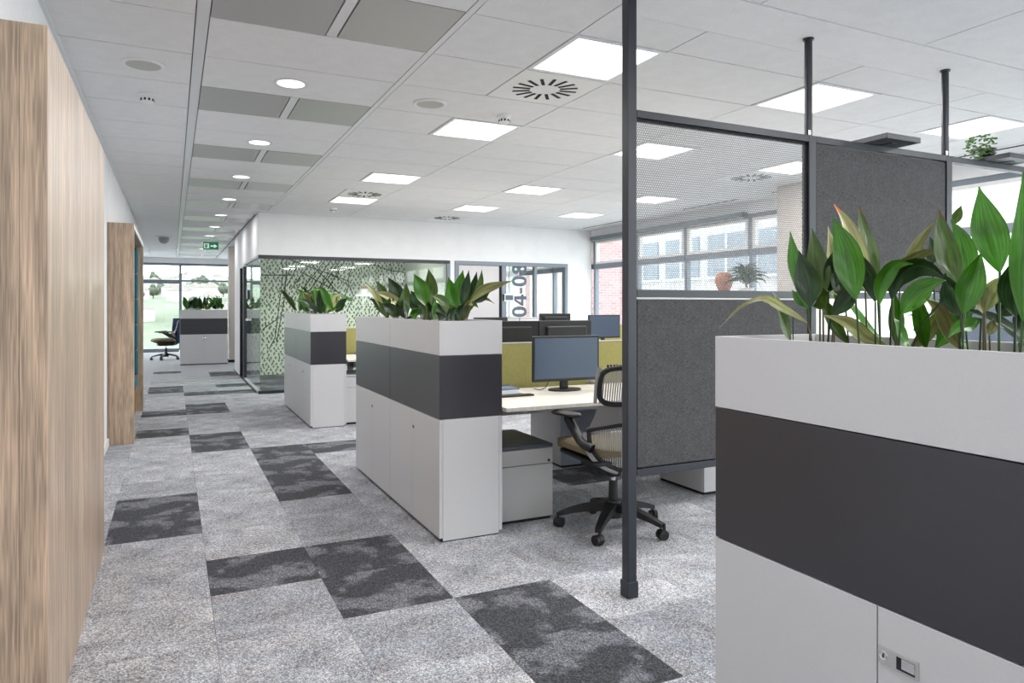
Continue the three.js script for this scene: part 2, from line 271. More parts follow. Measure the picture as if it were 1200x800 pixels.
// ---- ceiling: white lay-in tiles on a grid, perforated panels over the walkway
const ceiling = setting('ceiling', 'white suspended tile ceiling with perforated grey panels');
mesh('backing', box(-6.4, 7.5, C + 0.018, C + 0.2, -7.4, 23.1), gridBack, ceiling);
const lightCells = [], diffuserCells = [[1.908, 2.497, 3.765], [1.908, 2.497, 8.565], [3.689, 4.285, 10.365], [5.477, 6.073, 5.565]];
for (const d of [-5.235, -3.435, -1.035, 0.765, 3.165, 4.965, 7.365, 9.165]) for (const [a, b] of [[1.908, 2.497], [3.689, 4.285], [5.477, 6.073]]) lightCells.push([a, b, d]);
{
  const cache = {}, gap = 0.0045;
  const tile = (x0, x1, d0, d1, mat = ceilTile, name = 'ceiling_tile') => {
    const w = x1 - x0 - 2 * gap, h = d1 - d0 - 2 * gap, key = w.toFixed(3) + '_' + h.toFixed(3);
    if (w < 0.03 || h < 0.03) return;
    const g = cache[key] ??= metreUV(new THREE.BoxGeometry(w, 0.014, h));
    const m = new THREE.Mesh(g, mat); m.name = name; m.position.set((x0 + x1) / 2, C + 0.007 + (rnd() - 0.5) * 0.0012, -(d0 + d1) / 2); m.castShadow = m.receiveShadow = true; ceiling.add(m);
  };
  const taken = (a, b, d) => [...lightCells, ...diffuserCells].some(([p, q, e]) => Math.abs(e - d) < 0.02 && a < q - 0.05 && b > p + 0.05);
  const rows = []; for (let k = -5; k < 32; k++) rows.push(3.765 + 0.6 * k);
  for (const d of rows) {
    const e = d + 0.6;
    if (d > 22.6) continue;
    const perf = Math.abs(((d - 3.165) / 1.8) - Math.round((d - 3.165) / 1.8)) < 0.01 && d > 1;
    tile(-0.545, 0.105, d, e);
    const cr = d > 11 ? 1.15 : 1.285;
    if (perf) { tile(0.165, 0.725, d, e, perfPanel, 'perforated_panel'); tile(0.725, 0.785, d, e, gridBar, 'grid_bar'); tile(0.785, cr, d, e, perfPanel, 'perforated_panel'); }
    else tile(0.165, cr, d, e);
    if (d > 11) continue;
    const e2 = Math.min(e, 11.27);
    if (d > 3.1) {
      for (const [a, m, b] of [[1.32, 1.908, 2.497], [2.497, 3.093, 3.689], [3.689, 4.285, 4.881], [4.881, 5.477, 6.073]]) {
        if (taken(a, b, d)) { if (!taken(a, m, d)) tile(a, m, d, e2); if (!taken(m, b, d)) tile(m, b, d, e2); }
        else tile(a, b, d, e2);
      }
      tile(6.073, 6.669, d, e2);
    } else tile(1.32, 1.908, d, e2);
  }
  for (const [d, e] of [[2.84, 3.165], [1.88, 2.48], [1.365, 1.88], [0.765, 1.365]]) for (const [a, m, b] of [[1.908, 2.497, 2.497], [2.497, 3.093, 3.689], [3.689, 4.285, 4.881], [4.881, 5.477, 6.073], [6.073, 6.669, 6.669]]) {
    if (taken(a, b, d)) { if (!taken(a, m, d)) tile(a, m, d, e); if (m < b && !taken(m, b, d)) tile(m, b, d, e); } else tile(a, b, d, e);
  }
  mesh('plaster_band', box(1.912, 6.665, C - 0.003, C + 0.02, 2.484, 2.836), ceilTile, ceiling);
  mesh('plaster_margin', [box(6.672, 7.1, C - 0.002, C + 0.02, -7.2, 11.27), box(-0.545, 6.67, C, C + 0.02, -7.2, 0.76)], ceilTile, ceiling);
  mesh('plaster_margin', [box(-6.2, -0.545, C, C + 0.02, 7.7, 22.9), box(1.18, 7.2, C, C + 0.02, 11.27, 22.9), box(-0.6, 1.2, C, C + 0.02, 22.4, 22.9)], plaster, ceiling);
  mesh('grid_runner', box(0.106, 0.164, C - 0.002, C + 0.02, 0.76, 22.5), gridBar, ceiling);
  mesh('grid_runner', box(1.286, 1.319, C - 0.001, C + 0.02, 0.76, 11.27), gridBar, ceiling);
  mesh('wall_angle', box(-0.56, -0.54, C - 0.012, C + 0.01, 0.76, 10.2), gridBar, ceiling);
  for (const [a, b] of [[9.6, 11.0], [7.1, 8.2], [5.6, 6.5], [3.0, 4.4]]) mesh('slot_diffuser', box(6.74, 6.77, C - 0.006, C, a, b), gapDark, ceiling);
}

// ---- walls
const wallLeft = setting('wall_left', 'white plaster wall beside the walkway');
mesh('wall_face', box(-0.7, -0.56, 0, C, -7.2, 7.71), plaster, wallLeft);
const wallAbove = setting('wall_above_booth', 'white wall strip above the seating booth'); mesh('wall_face', box(-0.7, -0.56, 2.142, C, 7.73, 14.2), plaster, wallAbove);
const wallSide = setting('wall_side', 'white walls of the open area beyond the booth'); mesh('wall_return', box(-6.2, -0.72, 0, C, 7.55, 7.7), plaster, wallSide); mesh('wall_face', box(-6.4, -6.2, 0, C, 7.55, 23), plaster, wallSide);
const bbl = mesh('baseboard_left', box(-0.56, -0.545, 0, 0.07, 4.43, 7.74), whitePlastic); bbl.userData = { kind: 'structure', label: 'white skirting along the walkway wall', category: 'baseboard' };
const wallBack = setting('wall_back', 'white plaster wall'); mesh('wall_face', box(-0.7, 7.3, 0, C, -7.4, -7.2), plaster, wallBack);
const wallRight = setting('wall_right', 'outer wall strips above and below the office windows');
mesh('spandrel', box(7.1, 7.3, 0, 0.35, -7.2, 14.5), plaster, wallRight); mesh('head', box(7.1, 7.3, 2.6, C, -7.2, 14.5), plaster, wallRight);
mesh('window_ledge', box(6.98, 7.12, 0.35, 0.38, -7.2, 11.27, 0.004), whiteLam, wallRight);
const wallFront = setting('wall_front', 'white wall above and between the glazed meeting room fronts');
mesh('wall_face', [box(1.177, 7.1, 2.115, C, 11.27, 11.39), box(4.275, 4.35, 0, 2.115, 11.27, 11.39), box(6.59, 7.1, 0, 2.115, 11.27, 11.39)], plaster, wallFront);
mesh('wall_return', [box(1.177, 1.3, 2.115, C, 11.39, 13.72), box(1.177, 1.3, 2.06, C, 13.72, 14.5), box(1.177, 1.3, 0, C, 14.5, 15.8), box(1.3, 5.0, 0, C, 15.7, 15.8), box(5.0, 5.1, 0, C, 14.5, 23)], plaster, wallFront);
const wallPaper = setting('wall_meeting', 'meeting room walls, the rear one with green leaf print wallpaper');

// wallpaper: pale sage ground, small dark three-leaf sprigs, and a branching line drawing
const paperCanvas = document.createElement('canvas'); paperCanvas.width = 2048; paperCanvas.height = 1792;
{
  const c = paperCanvas.getContext('2d'), S = 2048 / 3.15, H = 1792, px = (x) => (x - 1.3) * S, py = (y) => H - y * S;
  c.fillStyle = '#c6cdbc'; c.fillRect(0, 0, 2048, H);
  let n = 0;
  for (let y = 0.02; y < 2.75; y += 0.062) {
    n++;
    for (let x = 1.3; x < 4.5; x += 0.085) {
      const cx = px(x + (n % 2) * 0.042 + rr(-0.018, 0.018)), cy = py(y + rr(-0.015, 0.015));
      for (let k = 0; k < 3; k++) {
        const a = -0.9 + k * 1.0 + rr(-0.5, 0.5);
        c.save(); c.translate(cx, cy); c.rotate(a); c.fillStyle = ['#34463a', '#41543f', '#66796a'][k]; c.beginPath(); c.ellipse(12, 0, 14, 6.2, 0, 0, Math.PI * 2); c.fill(); c.restore();
      }
    }
  }
  c.strokeStyle = '#2c352d'; c.lineWidth = 11; c.lineJoin = 'round';
  for (const l of LINES) { c.beginPath(); l.forEach(([x, y], i) => (i ? c.lineTo(px(x), py(y)) : c.moveTo(px(x), py(y)))); c.stroke(); }
}
const paperTex = new THREE.CanvasTexture(paperCanvas); paperTex.colorSpace = THREE.SRGBColorSpace;
{
  const g = box(1.3, 4.45, 0, C, 14.4, 14.5), p = g.attributes.position, uv = g.attributes.uv;
  for (let i = 0; i < p.count; i++) uv.setXY(i, (p.getX(i) - 1.3) / 3.15, p.getY(i) / 2.757);
  mesh('wallpaper', g, std({ map: paperTex, roughness: 0.9 }), wallPaper, true);
}
mesh('dividing_wall', box(4.45, 4.55, 0, C, 11.39, 14.5), std({ color: lin(0.6, 0.64, 0.55), roughness: 0.9 }), wallPaper);
mesh('rear_wall', [box(4.55, 5.6, 0, C, 14.4, 14.5), box(6.9, 7.1, 0, C, 14.4, 14.5), box(5.6, 6.9, 0, 0.5, 14.4, 14.5), box(5.6, 6.9, 2.3, C, 14.4, 14.5)], plaster, wallPaper);
mesh('window_pane', box(5.6, 6.9, 0.5, 2.3, 14.44, 14.45), glass, wallPaper);
const column = setting('column_1', 'beige square column by the office windows'); mesh('shaft', box(6.47, 7.0, 0, C, 5.72, 6.16, 0.006), beigePaint, column);
const column2 = setting('column_2', 'beige square column beside the far planter'); mesh('shaft', box(1.215, 1.55, 0.06, C, 18.0, 18.35, 0.006), beigePaint, column2); mesh('plinth', box(1.205, 1.56, 0, 0.06, 17.99, 18.36), gapDark, column2);

// ---- windows of the outer wall
const bays = [14.4, 12.8, 11.2, 9.86, 8.6, 7.25, 5.95, 4.65, 3.35, 2.05, 0.75, -0.55, -1.85, -3.15, -4.45, -5.75, -7.15];
let windowNo = 0;
for (let i = 0; i + 1 < bays.length; i++) {
  const b = bays[i], a = bays[i + 1], w = setting('window_' + (++windowNo), 'grey framed office window with a transom');
  mesh('frame', [box(7.13, 7.21, 0.35, 2.6, a - 0.03, a + 0.03), box(7.13, 7.21, 2.54, 2.6, a + 0.03, b - 0.03), box(7.13, 7.21, 0.35, 0.42, a + 0.03, b - 0.03)], windowMetal, w);
  mesh('transom', box(7.12, 7.22, 2.03, 2.12, a + 0.03, b - 0.03), windowMetal, w);
  mesh('sash', [box(7.12, 7.18, 2.12, 2.16, a + 0.04, b - 0.04), box(7.12, 7.18, 2.5, 2.54, a + 0.04, b - 0.04), box(7.12, 7.18, 2.16, 2.5, a + 0.04, a + 0.09), box(7.12, 7.18, 2.16, 2.5, b - 0.09, b - 0.04)], whitePlastic, w);
  mesh('pane', box(7.165, 7.17, 0.42, 2.03, a + 0.03, b - 0.03), glass, w); mesh('pane', box(7.165, 7.17, 2.16, 2.5, a + 0.09, b - 0.09), glass, w);
}
const fx = [-6.2, -4.5, -2.9, -1.3, 0.215, 1.75, 3.3, 5];
for (let i = 0; i + 1 < fx.length; i++) {
  const a = fx[i], b = fx[i + 1], w = setting('window_' + (++windowNo), 'tall grey framed window at the end of the walkway');
  mesh('frame', [box(a - 0.035, a + 0.035, 0.05, 2.6, 22.9, 23), box(a + 0.035, b - 0.035, 2.53, 2.6, 22.9, 23), box(a + 0.035, b - 0.035, 0.0, 0.1, 22.9, 23)], windowMetal, w);
  mesh('transom', box(a + 0.035, b - 0.035, i === 3 ? 2.0 : 2.06, 2.11, 22.9, 23), windowMetal, w);
  mesh('pane', box(a + 0.035, b - 0.035, 0.1, 2.03, 22.95, 22.955), glass, w); mesh('pane', box(a + 0.035, b - 0.035, 2.11, 2.53, 22.95, 22.955), glass, w);
}
const wallEnd = setting('wall_end', 'white strip above the tall end windows'); mesh('head', box(-6.4, 5.1, 2.6, C, 22.88, 23.02), plaster, wallEnd);

// ---- glazed fronts of the meeting rooms
const glazing = setting('window_' + (++windowNo), 'frameless glass front of the meeting room with green wallpaper');
mesh('head_rail', box(1.177, 4.275, 2.06, 2.115, 11.28, 11.34), frameMetal, glazing);
mesh('floor_rail', box(1.177, 4.275, 0, 0.045, 11.28, 11.34), frameMetal, glazing);
mesh('end_post', box(4.22, 4.275, 0.045, 2.06, 11.28, 11.34), windowMetal, glazing);
for (const [a, b] of [[1.19, 2.2], [2.203, 3.21], [3.213, 4.22]]) mesh('pane', box(a, b, 0.045, 2.06, 11.305, 11.315), glass, glazing);
mesh('floor_rail', box(1.18, 1.23, 0, 0.03, 11.35, 13.7), silver, glazing);
mesh('head_rail', box(1.18, 1.23, 2.085, 2.115, 11.35, 13.7), silver, glazing);
mesh('pane', box(1.2, 1.21, 0.03, 2.085, 11.31, 12.55), greenGlass, glazing);
const door1 = setting('door_1', 'frameless glass door with square lock plates beside the green meeting room');
mesh('pane', box(1.2, 1.21, 0.03, 2.085, 12.56, 13.6), greenGlass, door1);
mesh('frame', [box(1.17, 1.3, 0, 2.06, 13.72, 13.8), box(1.17, 1.3, 0, 2.06, 14.42, 14.5)], frameMetal, door1);
mesh('leaf', box(1.22, 1.26, 0, 2.06, 13.8, 14.42), gapDark, door1);
mesh('lock_plate', box(1.18, 1.23, 1.46, 1.62, 13.05, 13.25), frameMetal, door1);
mesh('handle', [box(1.165, 1.24, 1.08, 1.12, 13.2, 13.24), box(1.16, 1.175, 1.08, 1.12, 13.05, 13.24)], chrome, door1);
const door2 = setting('door_2', 'pale timber door in a blue-grey frame with a glass side light');
mesh('frame', [box(4.356, 4.43, 0, 2.115, 11.26, 11.38), box(4.43, 6.585, 2.05, 2.115, 11.26, 11.38), box(5.243, 5.33, 0, 2.05, 11.26, 11.38), box(6.53, 6.585, 0, 2.05, 11.26, 11.38), box(5.33, 6.53, 0, 0.05, 11.26, 11.38), box(5.898, 5.95, 0.05, 2.05, 11.28, 11.36)], windowMetal, door2);
mesh('leaf', box(4.435, 5.2, 0.01, 2.045, 11.29, 11.34, 0.003), std({ map: plasterMap, color: lin(0.72, 0.69, 0.7), roughness: 0.5 }), door2);
mesh('gasket', box(5.2, 5.243, 0.0, 2.05, 11.3, 11.36), gapDark, door2);
for (const [a, b] of [[5.33, 5.898], [5.95, 6.53]]) mesh('pane', box(a, b, 0.05, 2.05, 11.315, 11.325), glass, door2);
mesh('handle', [box(5.08, 5.11, 1.02, 1.05, 11.22, 11.29), box(4.98, 5.11, 1.02, 1.045, 11.215, 11.235)], chrome, door2);
const font = await new FontLoader().loadAsync('fonts/droid/droid_sans_bold.typeface.json');
{
  const g = new TextGeometry('04-08', { font, size: 0.27, depth: 0.002, curveSegments: 5 });
  g.computeBoundingBox(); const bb = g.boundingBox; g.translate(-bb.min.x, -bb.min.y, 0);
  const k = 0.95 / (bb.max.x - bb.min.x); g.scale(k, 0.29 / (bb.max.y - bb.min.y), 1);
  g.rotateZ(Math.PI / 2); g.translate(5.755, 1.14, -11.312);
  mesh('lettering', g, std({ color: lin(0.1, 0.13, 0.17), roughness: 0.6 }), door2, true).userData = { label: 'grey room number 04-08 running up the glass' };
}
const pad = thing('door_display', 'small white framed room display on the door frame beside the 04-08 glass', 'display', 5.38, 1.42, 11.25);
mesh('case', box(-0.1, 0.1, 0, 0.135, 0, 0.02, 0.006), whitePlastic, pad); mesh('screen', box(-0.075, 0.075, 0.025, 0.11, -0.003, 0.001), screenMat, pad); mesh('mount', box(-0.13, -0.09, 0.01, 0.125, 0.0, 0.02), blackPlastic, pad);

// ================================================================ CEILING FITTINGS
const panelLight = () => {
  const t = thing('ceiling_light', 'square flush LED panel glowing in the tile ceiling', 'ceiling light', 0, C, 0, 0, 'square light panels in the ceiling');
  mesh('frame', [box(-0.29, 0.29, -0.004, 0.01, 0.262, 0.29), box(-0.29, 0.29, -0.004, 0.01, -0.29, -0.262), box(-0.29, -0.262, -0.004, 0.01, -0.262, 0.262), box(0.262, 0.29, -0.004, 0.01, -0.262, 0.262)], gridBar, t);
  mesh('diffuser', box(-0.264, 0.264, 0, 0.01, -0.264, 0.264), lampGlow, t);
  const l = new THREE.RectAreaLight(WARM, PANEL_LIGHT, 0.52, 0.52); l.name = 'light'; l.rotation.x = -Math.PI / 2; l.position.y = -0.006; t.add(l);
  return t;
};
lightCells.forEach(([a, b, d], i) => { const t = panelLight(); t.position.set((a + b) / 2, C, -(d + (Math.abs(d - 0.765) < 0.01 ? 0.3 : 0.3))); });
for (let i = -5; i < 10; i++) {                              // round downlights over the walkway
  const t = thing('downlight', 'round recessed downlight over the walkway', 'ceiling light', 0.683, C, 2.865 + 1.8 * i, 0, 'round downlights over the walkway');
  const ring = new THREE.RingGeometry(0.085, 0.105, 32).rotateX(Math.PI / 2); mesh('trim_ring', [new THREE.CylinderGeometry(0.105, 0.108, 0.006, 32, 1, true), ring.translate(0, -0.003, 0)], whitePlastic, t);
  mesh('diffuser', new THREE.CylinderGeometry(0.086, 0.086, 0.004, 32), lampGlow, t);
  const l = new THREE.RectAreaLight(WARM, DOWN_LIGHT, 0.12, 0.12); l.name = 'light'; l.rotation.x = -Math.PI / 2; l.position.y = -0.008; t.add(l);
}
diffuserCells.forEach(([a, b, d], di) => {                       // swirl air diffusers
  const t = thing('air_diffuser', 'white ceiling air diffuser with radial black slots ' + ['beside the smoke detector', 'touching the LED panel by the meeting room', 'before the white meeting room wall', 'seen through the mesh panel'][di], 'air vent', (a + b) / 2, C, d + 0.3, 0, 'swirl air diffusers in the ceiling');
  mesh('plate', box(-0.29, 0.29, -0.002, 0.012, -0.29, 0.29, 0.002), phy({ color: lin(0.82, 0.82, 0.82), roughness: 0.4, clearcoat: 0.2 }), t);
  for (let k = 0; k < 16; k++) { const s = box(0.1, 0.215, -0.0045, -0.001, -0.011, 0.011); s.rotateZ(0); s.rotateY(k * Math.PI / 8 + 0.2); s.translate(0, 0, 0); mesh('slot', s, gapDark, t); }
});
for (const [x, d] of [[-0.153, 4.668], [1.629, 4.696]]) {
  const t = thing('ceiling_speaker', x < 0 ? 'round white ceiling speaker above the tall oak cabinet side' : 'round white ceiling speaker between the downlights and the LED panels', 'speaker', x, C, d);
  mesh('rim', new THREE.LatheGeometry([[0.118, 0], [0.12, -0.008], [0.105, -0.014], [0.092, -0.008]].map(([a, b]) => new THREE.Vector2(a, b)), 36), whitePlastic, t);
  mesh('grille', new THREE.CylinderGeometry(0.094, 0.094, 0.006, 36).translate(0, -0.006, 0), std({ color: lin(0.5, 0.5, 0.48), roughness: 0.8 }), t);
}
const smokeLabels = ['white smoke detector on the ceiling above the tall oak cabinet', 'white smoke detector beside the slotted air diffuser', 'small smoke detector near the meeting room wall'];
[[-0.152, 5.335], [2.24, 4.77], [2.1, 10.3]].forEach(([x, d], i) => {
  const t = thing('smoke_detector', smokeLabels[i], 'smoke detector', x, C, d);
  mesh('base', new THREE.CylinderGeometry(0.058, 0.055, 0.018, 28).translate(0, -0.009, 0), whitePlastic, t);
  mesh('chamber', new THREE.LatheGeometry([[0.044, -0.018], [0.04, -0.045], [0.026, -0.058], [0, -0.06]].map(([a, b]) => new THREE.Vector2(a, b)), 28), whitePlastic, t);
  mesh('vents', Array.from({ length: 10 }, (_, k) => box(0.037, 0.0435, -0.044, -0.028, -0.006, 0.006).rotateY(k * Math.PI / 5)), gapDark, t);
});
{
  const t = thing('camera_dome', 'grey dome camera on the ceiling at the end of the walkway', 'camera', -0.155, C, 16.0);
  mesh('mount', new THREE.CylinderGeometry(0.16, 0.16, 0.02, 28).translate(0, -0.01, 0), whitePlastic, t);
  mesh('dome', new THREE.SphereGeometry(0.1, 24, 12, 0, Math.PI * 2, Math.PI / 2, Math.PI / 2).translate(0, -0.05, 0), greyPlastic, t); mesh('collar', new THREE.CylinderGeometry(0.1, 0.1, 0.04, 24).translate(0, -0.035, 0), greyPlastic, t);
  const cv = document.createElement('canvas'); cv.width = 256; cv.height = 128; const c = cv.getContext('2d');
  c.fillStyle = '#0f7a4e'; c.fillRect(0, 0, 256, 128); c.fillStyle = '#f4fbf6'; c.fillRect(14, 22, 84, 84); c.fillStyle = '#0f7a4e'; c.fillRect(30, 34, 22, 60); c.fillRect(58, 52, 26, 14); c.beginPath(); c.arc(66, 40, 9, 0, 7); c.fill(); c.fillRect(52, 64, 16, 34);
  c.fillStyle = '#f4fbf6'; c.fillRect(122, 54, 66, 22); c.beginPath(); c.moveTo(180, 28); c.lineTo(238, 65); c.lineTo(180, 102); c.fill();
  const tx = new THREE.CanvasTexture(cv); tx.colorSpace = THREE.SRGBColorSpace;
  const e = thing('exit_sign', 'green emergency exit sign with running figure and white arrow', 'sign', 0.767, 2.585, 16.9);
  mesh('case', box(-0.16, 0.16, 0, 0.165, 0, 0.05, 0.006), whitePlastic, e); mesh('hanger', box(-0.15, 0.15, 0.165, C - 2.585, 0.015, 0.035), whitePlastic, e);
  const f = new THREE.PlaneGeometry(0.31, 0.155).translate(0, 0.0825, 0.002); mesh('face', f, std({ map: tx, emissive: lin(1, 1, 1), emissiveMap: tx, emissiveIntensity: 0.35, roughness: 0.5 }), e, true);
  const l = new THREE.RectAreaLight(lin(0.5, 1, 0.7), 0.3, 0.3, 0.15); l.name = 'light'; l.position.set(0, 0.0825, 0.006); l.rotation.y = Math.PI; e.add(l);
}
{
  const p = thing('pendant_lamp', 'conical white pendant lamp hanging in the green meeting room', 'lamp', 3.17, 1.53, 12.8);
  mesh('shade', new THREE.LatheGeometry([[0.05, 0.13], [0.065, 0.125], [0.09, 0.06], [0.15, 0], [0.146, 0], [0.085, 0.06], [0.05, 0.12]].map(([a, b]) => new THREE.Vector2(a, b)), 32), whitePlastic, p);
  mesh('cap', new THREE.CylinderGeometry(0.062, 0.062, 0.05, 24).translate(0, 0.15, 0), std({ color: lin(0.55, 0.4, 0.3), roughness: 0.6 }), p);
  mesh('cord', new THREE.CylinderGeometry(0.003, 0.003, C - 1.53 - 0.17, 6).translate(0, (C - 1.53 + 0.17) / 2, 0), blackPlastic, p);
  mesh('bulb', new THREE.SphereGeometry(0.035, 16, 12).translate(0, 0.06, 0), lampGlow, p);
  const l = new THREE.PointLight(WARM, 5); l.name = 'light'; l.position.y = 0.0; p.add(l);
  for (const x of [2.2, 3.5]) { const m = thing('ceiling_light', 'long flush light panel inside the glazed meeting room', 'ceiling light', x, C, 12.8, 0, 'meeting room light panels');
    mesh('frame', box(-0.3, 0.3, -0.006, 0, -0.3, 0.3), gridBar, m); mesh('diffuser', box(-0.27, 0.27, -0.009, -0.005, -0.27, 0.27), lampGlow, m);
    const l2 = new THREE.RectAreaLight(WARM, PANEL_LIGHT * 0.6, 0.52, 0.52); l2.name = 'light'; l2.rotation.x = -Math.PI / 2; l2.position.y = -0.013; m.add(l2); }
}

for (const [x, d] of [[-2.2, 13], [-4.2, 13], [-2.2, 17], [-4.2, 17], [-2.2, 20.5], [3, 18.5], [3, 21]]) { const t = panelLight(); t.userData.label = 'square flush LED panel over the open area beyond the booth'; t.userData.group = 'light panels beyond the booth'; t.position.set(x, C - 0.004, -d); }

// ================================================================ LEFT SIDE: oak cabinet and seating booth
{
  const t = thing('oak_cabinet', 'tall sawn oak cabinet against the white walkway wall', 'cabinet', -0.334, 0, 2.485);
  mesh('side_panel', box(-0.02, 0, 0, 2.168, 0.02, 1.925, 0.0015), wood, t);
  mesh('end_panel', box(-0.07, 0, 0, 2.168, 0, 0.02, 0.0015), wood, t);
  mesh('end_panel', box(-0.224, -0.0705, 0, 2.168, 0, 0.02, 0.0015), wood, t);
  mesh('end_panel', box(-0.224, -0.02, 0, 2.168, 1.905, 1.925, 0.0015), wood, t);
  mesh('top_panel', box(-0.224, -0.02, 2.148, 2.168, 0.02, 1.905), wood, t);
}
{
  const t = thing('seating_booth', 'oak framed seating booth with a white top edge set in the wall', 'booth', -0.334, 0, 7.735);
  mesh('end_panel', box(-1.4, 0, 0, 2.138, 0, 0.06, 0.002), wood, t);
  mesh('end_panel', box(-1.4, 0, 0, 2.138, 2.4, 2.46, 0.002), wood, t);
  mesh('top_panel', box(-1.4, -0.012, 2.09, 2.138, 0.06, 2.4), wood, t);
  mesh('fascia', box(-0.012, 0, 2.09, 2.138, 0.06, 2.4), whitePlastic, t);
  mesh('rear_panel', box(-1.44, -1.4, 0, 2.138, 0, 2.46), wood, t);
  const bench = (d, back, label, m) => {
    const b = thing('booth_bench', label, 'bench', -0.39, 0, d);
    const s = back > 0 ? 1 : -1;
    mesh('base', box(-0.96, -0.02, 0.02, 0.33, -0.28 * s, 0.24 * s, 0.004), mustard, b);
    mesh('seat_cushion', box(-0.97, 0, 0.33, 0.46, -0.34 * s, 0.24 * s, 0.03), m, b);
    for (let k = 0; k < 5; k++) mesh('back_cushion', box(-0.97, 0, 0.47 + k * 0.32, 0.785 + k * 0.32, 0.25 * s, 0.36 * s, 0.025), m, b);
    return b;
  };
  bench(9.75, 1, 'teal upholstered booth bench with tall padded back facing the walkway cabinet', tealFabric);
  bench(8.2, -1, 'pale grey upholstered booth bench behind the oak end panel', greyFabric);
  const tb = thing('booth_table', 'small white table between the booth benches', 'table', -0.4, 0, 8.97);
  mesh('top', box(-0.9, 0, 0.69, 0.72, -0.3, 0.3, 0.006), whiteLam, tb); mesh('pedestal', cyl(0.03, 0.03, 0.67, 16).translate(-0.45, 0.355, 0), chrome, tb); mesh('foot', cyl(0.22, 0.22, 0.02, 28).translate(-0.45, 0.01, 0), chrome, tb);
}

// ================================================================ PLANTER CABINETS
// one unit: x = 0 is its front, it is 0.39 deep and 1 m long; d runs along its length
const leafList = [];
function planterUnit(label, opt = {}) {
  const { nearEnd = true, farEnd = true, handle = 'lock', swap = false } = opt, L = 1.0, W = 0.39;
  const t = thing('planter_cabinet', label, 'cabinet', 0, 0, 0, 0, 'planter storage cabinets');
  mesh('plinth', box(0.02, W - 0.02, 0, 0.02, 0.004, L - 0.004), gapDark, t);
  mesh('carcass', box(0.02, W - 0.02, 0.02, 0.692, 0.02, L - 0.02), whiteLam, t);
  for (const [a, b] of [[0, 0.02], [L - 0.02, L]]) mesh('end_panel', box(0.021, W - 0.021, 0.006, 0.692, a + 0.0005, b - 0.0005, 0.0015), whiteLam, t);
  for (const x of [0, W - 0.02]) for (const [a, b, k] of [[0.0015, 0.4985, 0], [0.5015, 0.9985, 1]]) {
    const dr = mesh('door', box(x, x + 0.02, 0.022, 0.692, a, b, 0.0015), whiteLam, t);
    if (x === 0) {
      if (handle === 'latch') {
        const hd = k ? 0.5035 : 0.495;                       // latch near the joint of the pair
        if (k === 0) {
          mesh('handle_plate', box(-0.004, 0.002, 0.574, 0.612, 0.405, 0.4945, 0.001), silver, dr);
          mesh('grip_recess', box(-0.0052, -0.003, 0.58, 0.606, 0.412, 0.452), gapDark, dr);
          mesh('grip_back', box(-0.006, -0.0035, 0.585, 0.606, 0.412, 0.44), chrome, dr);
          const ring = new THREE.TorusGeometry(0.0085, 0.002, 8, 24).rotateY(Math.PI / 2).translate(-0.005, 0.595, -0.481); mesh('lock', [ring, new THREE.CylinderGeometry(0.0075, 0.0075, 0.004, 20).rotateZ(Math.PI / 2).translate(-0.004, 0.595, -0.481)], chrome, dr);
          mesh('keyhole', box(-0.0075, -0.005, 0.591, 0.599, 0.4798, 0.4822), gapDark, dr);
        }
      } else if (handle === 'lock' && k === 0) {
        mesh('lock', new THREE.CylinderGeometry(0.009, 0.009, 0.006, 16).rotateZ(Math.PI / 2).translate(-0.002, 0.585, -0.468), gapDark, dr);
        mesh('lock_ring', new THREE.TorusGeometry(0.0105, 0.002, 6, 18).rotateY(Math.PI / 2).translate(-0.003, 0.585, -0.468), chrome, dr);
      } else if (handle === 'pull') {
        if (k === 0) mesh('handle', box(-0.012, 0.001, 0.6, 0.63, 0.44, 0.488, 0.002), chrome, dr); else mesh('lock', box(-0.008, 0.001, 0.57, 0.63, 0.512, 0.536, 0.002), chrome, dr);
      }
    }
  }
  mesh('dark_band', box(0.0005, W - 0.0005, 0.695, 1.052, 0.001, L - 0.001, 0.0015), darkLam, t);
  mesh('planter_box', [box(0, 0.014, 1.055, 1.25, 0.001, L - 0.001, 0.001), box(W - 0.014, W, 1.055, 1.25, 0.001, L - 0.001, 0.001), ...(nearEnd ? [box(0.014, W - 0.014, 1.055, 1.25, 0.001, 0.015)] : []), ...(farEnd ? [box(0.014, W - 0.014, 1.055, 1.25, L - 0.015, L - 0.001)] : []), box(0.014, W - 0.014, 1.055, 1.07, 0.015, L - 0.015)], whiteLam, t);
  mesh('soil', box(0.014, W - 0.014, 1.07, 1.195, nearEnd ? 0.015 : 0.001, farEnd ? L - 0.015 : L - 0.001), soilMat, t);
  return t;
}
const put = (t, x, d, turn = 0) => { t.position.set(x, 0, -d); t.rotation.y = turn; return t; };
put(planterUnit('planter cabinet with a latch plate on its door, beside the mesh partition', { handle: 'latch', nearEnd: false }), 1.36, 0.517);
put(planterUnit('planter cabinet adjoining the one with the latch plate, further from the mesh partition', { handle: 'latch', farEnd: false }), 1.36, -0.485);
put(planterUnit('planter cabinet beside the low silver pedestal and office chair', { farEnd: false }), 1.355, 3.745);
put(planterUnit('planter cabinet between the desk chair planter and the meeting room side', { nearEnd: false }), 1.355, 4.747);
put(planterUnit('planter cabinet with a visible white end in the second planter row', { farEnd: false }), 1.357, 7.86);
put(planterUnit('planter cabinet of the second planter row closest to the glass meeting room', { nearEnd: false }), 1.357, 8.862);
put(planterUnit('lone planter cabinet standing across the end of the walkway', { handle: 'pull' }), 1.158, 17.55, Math.PI / 2);

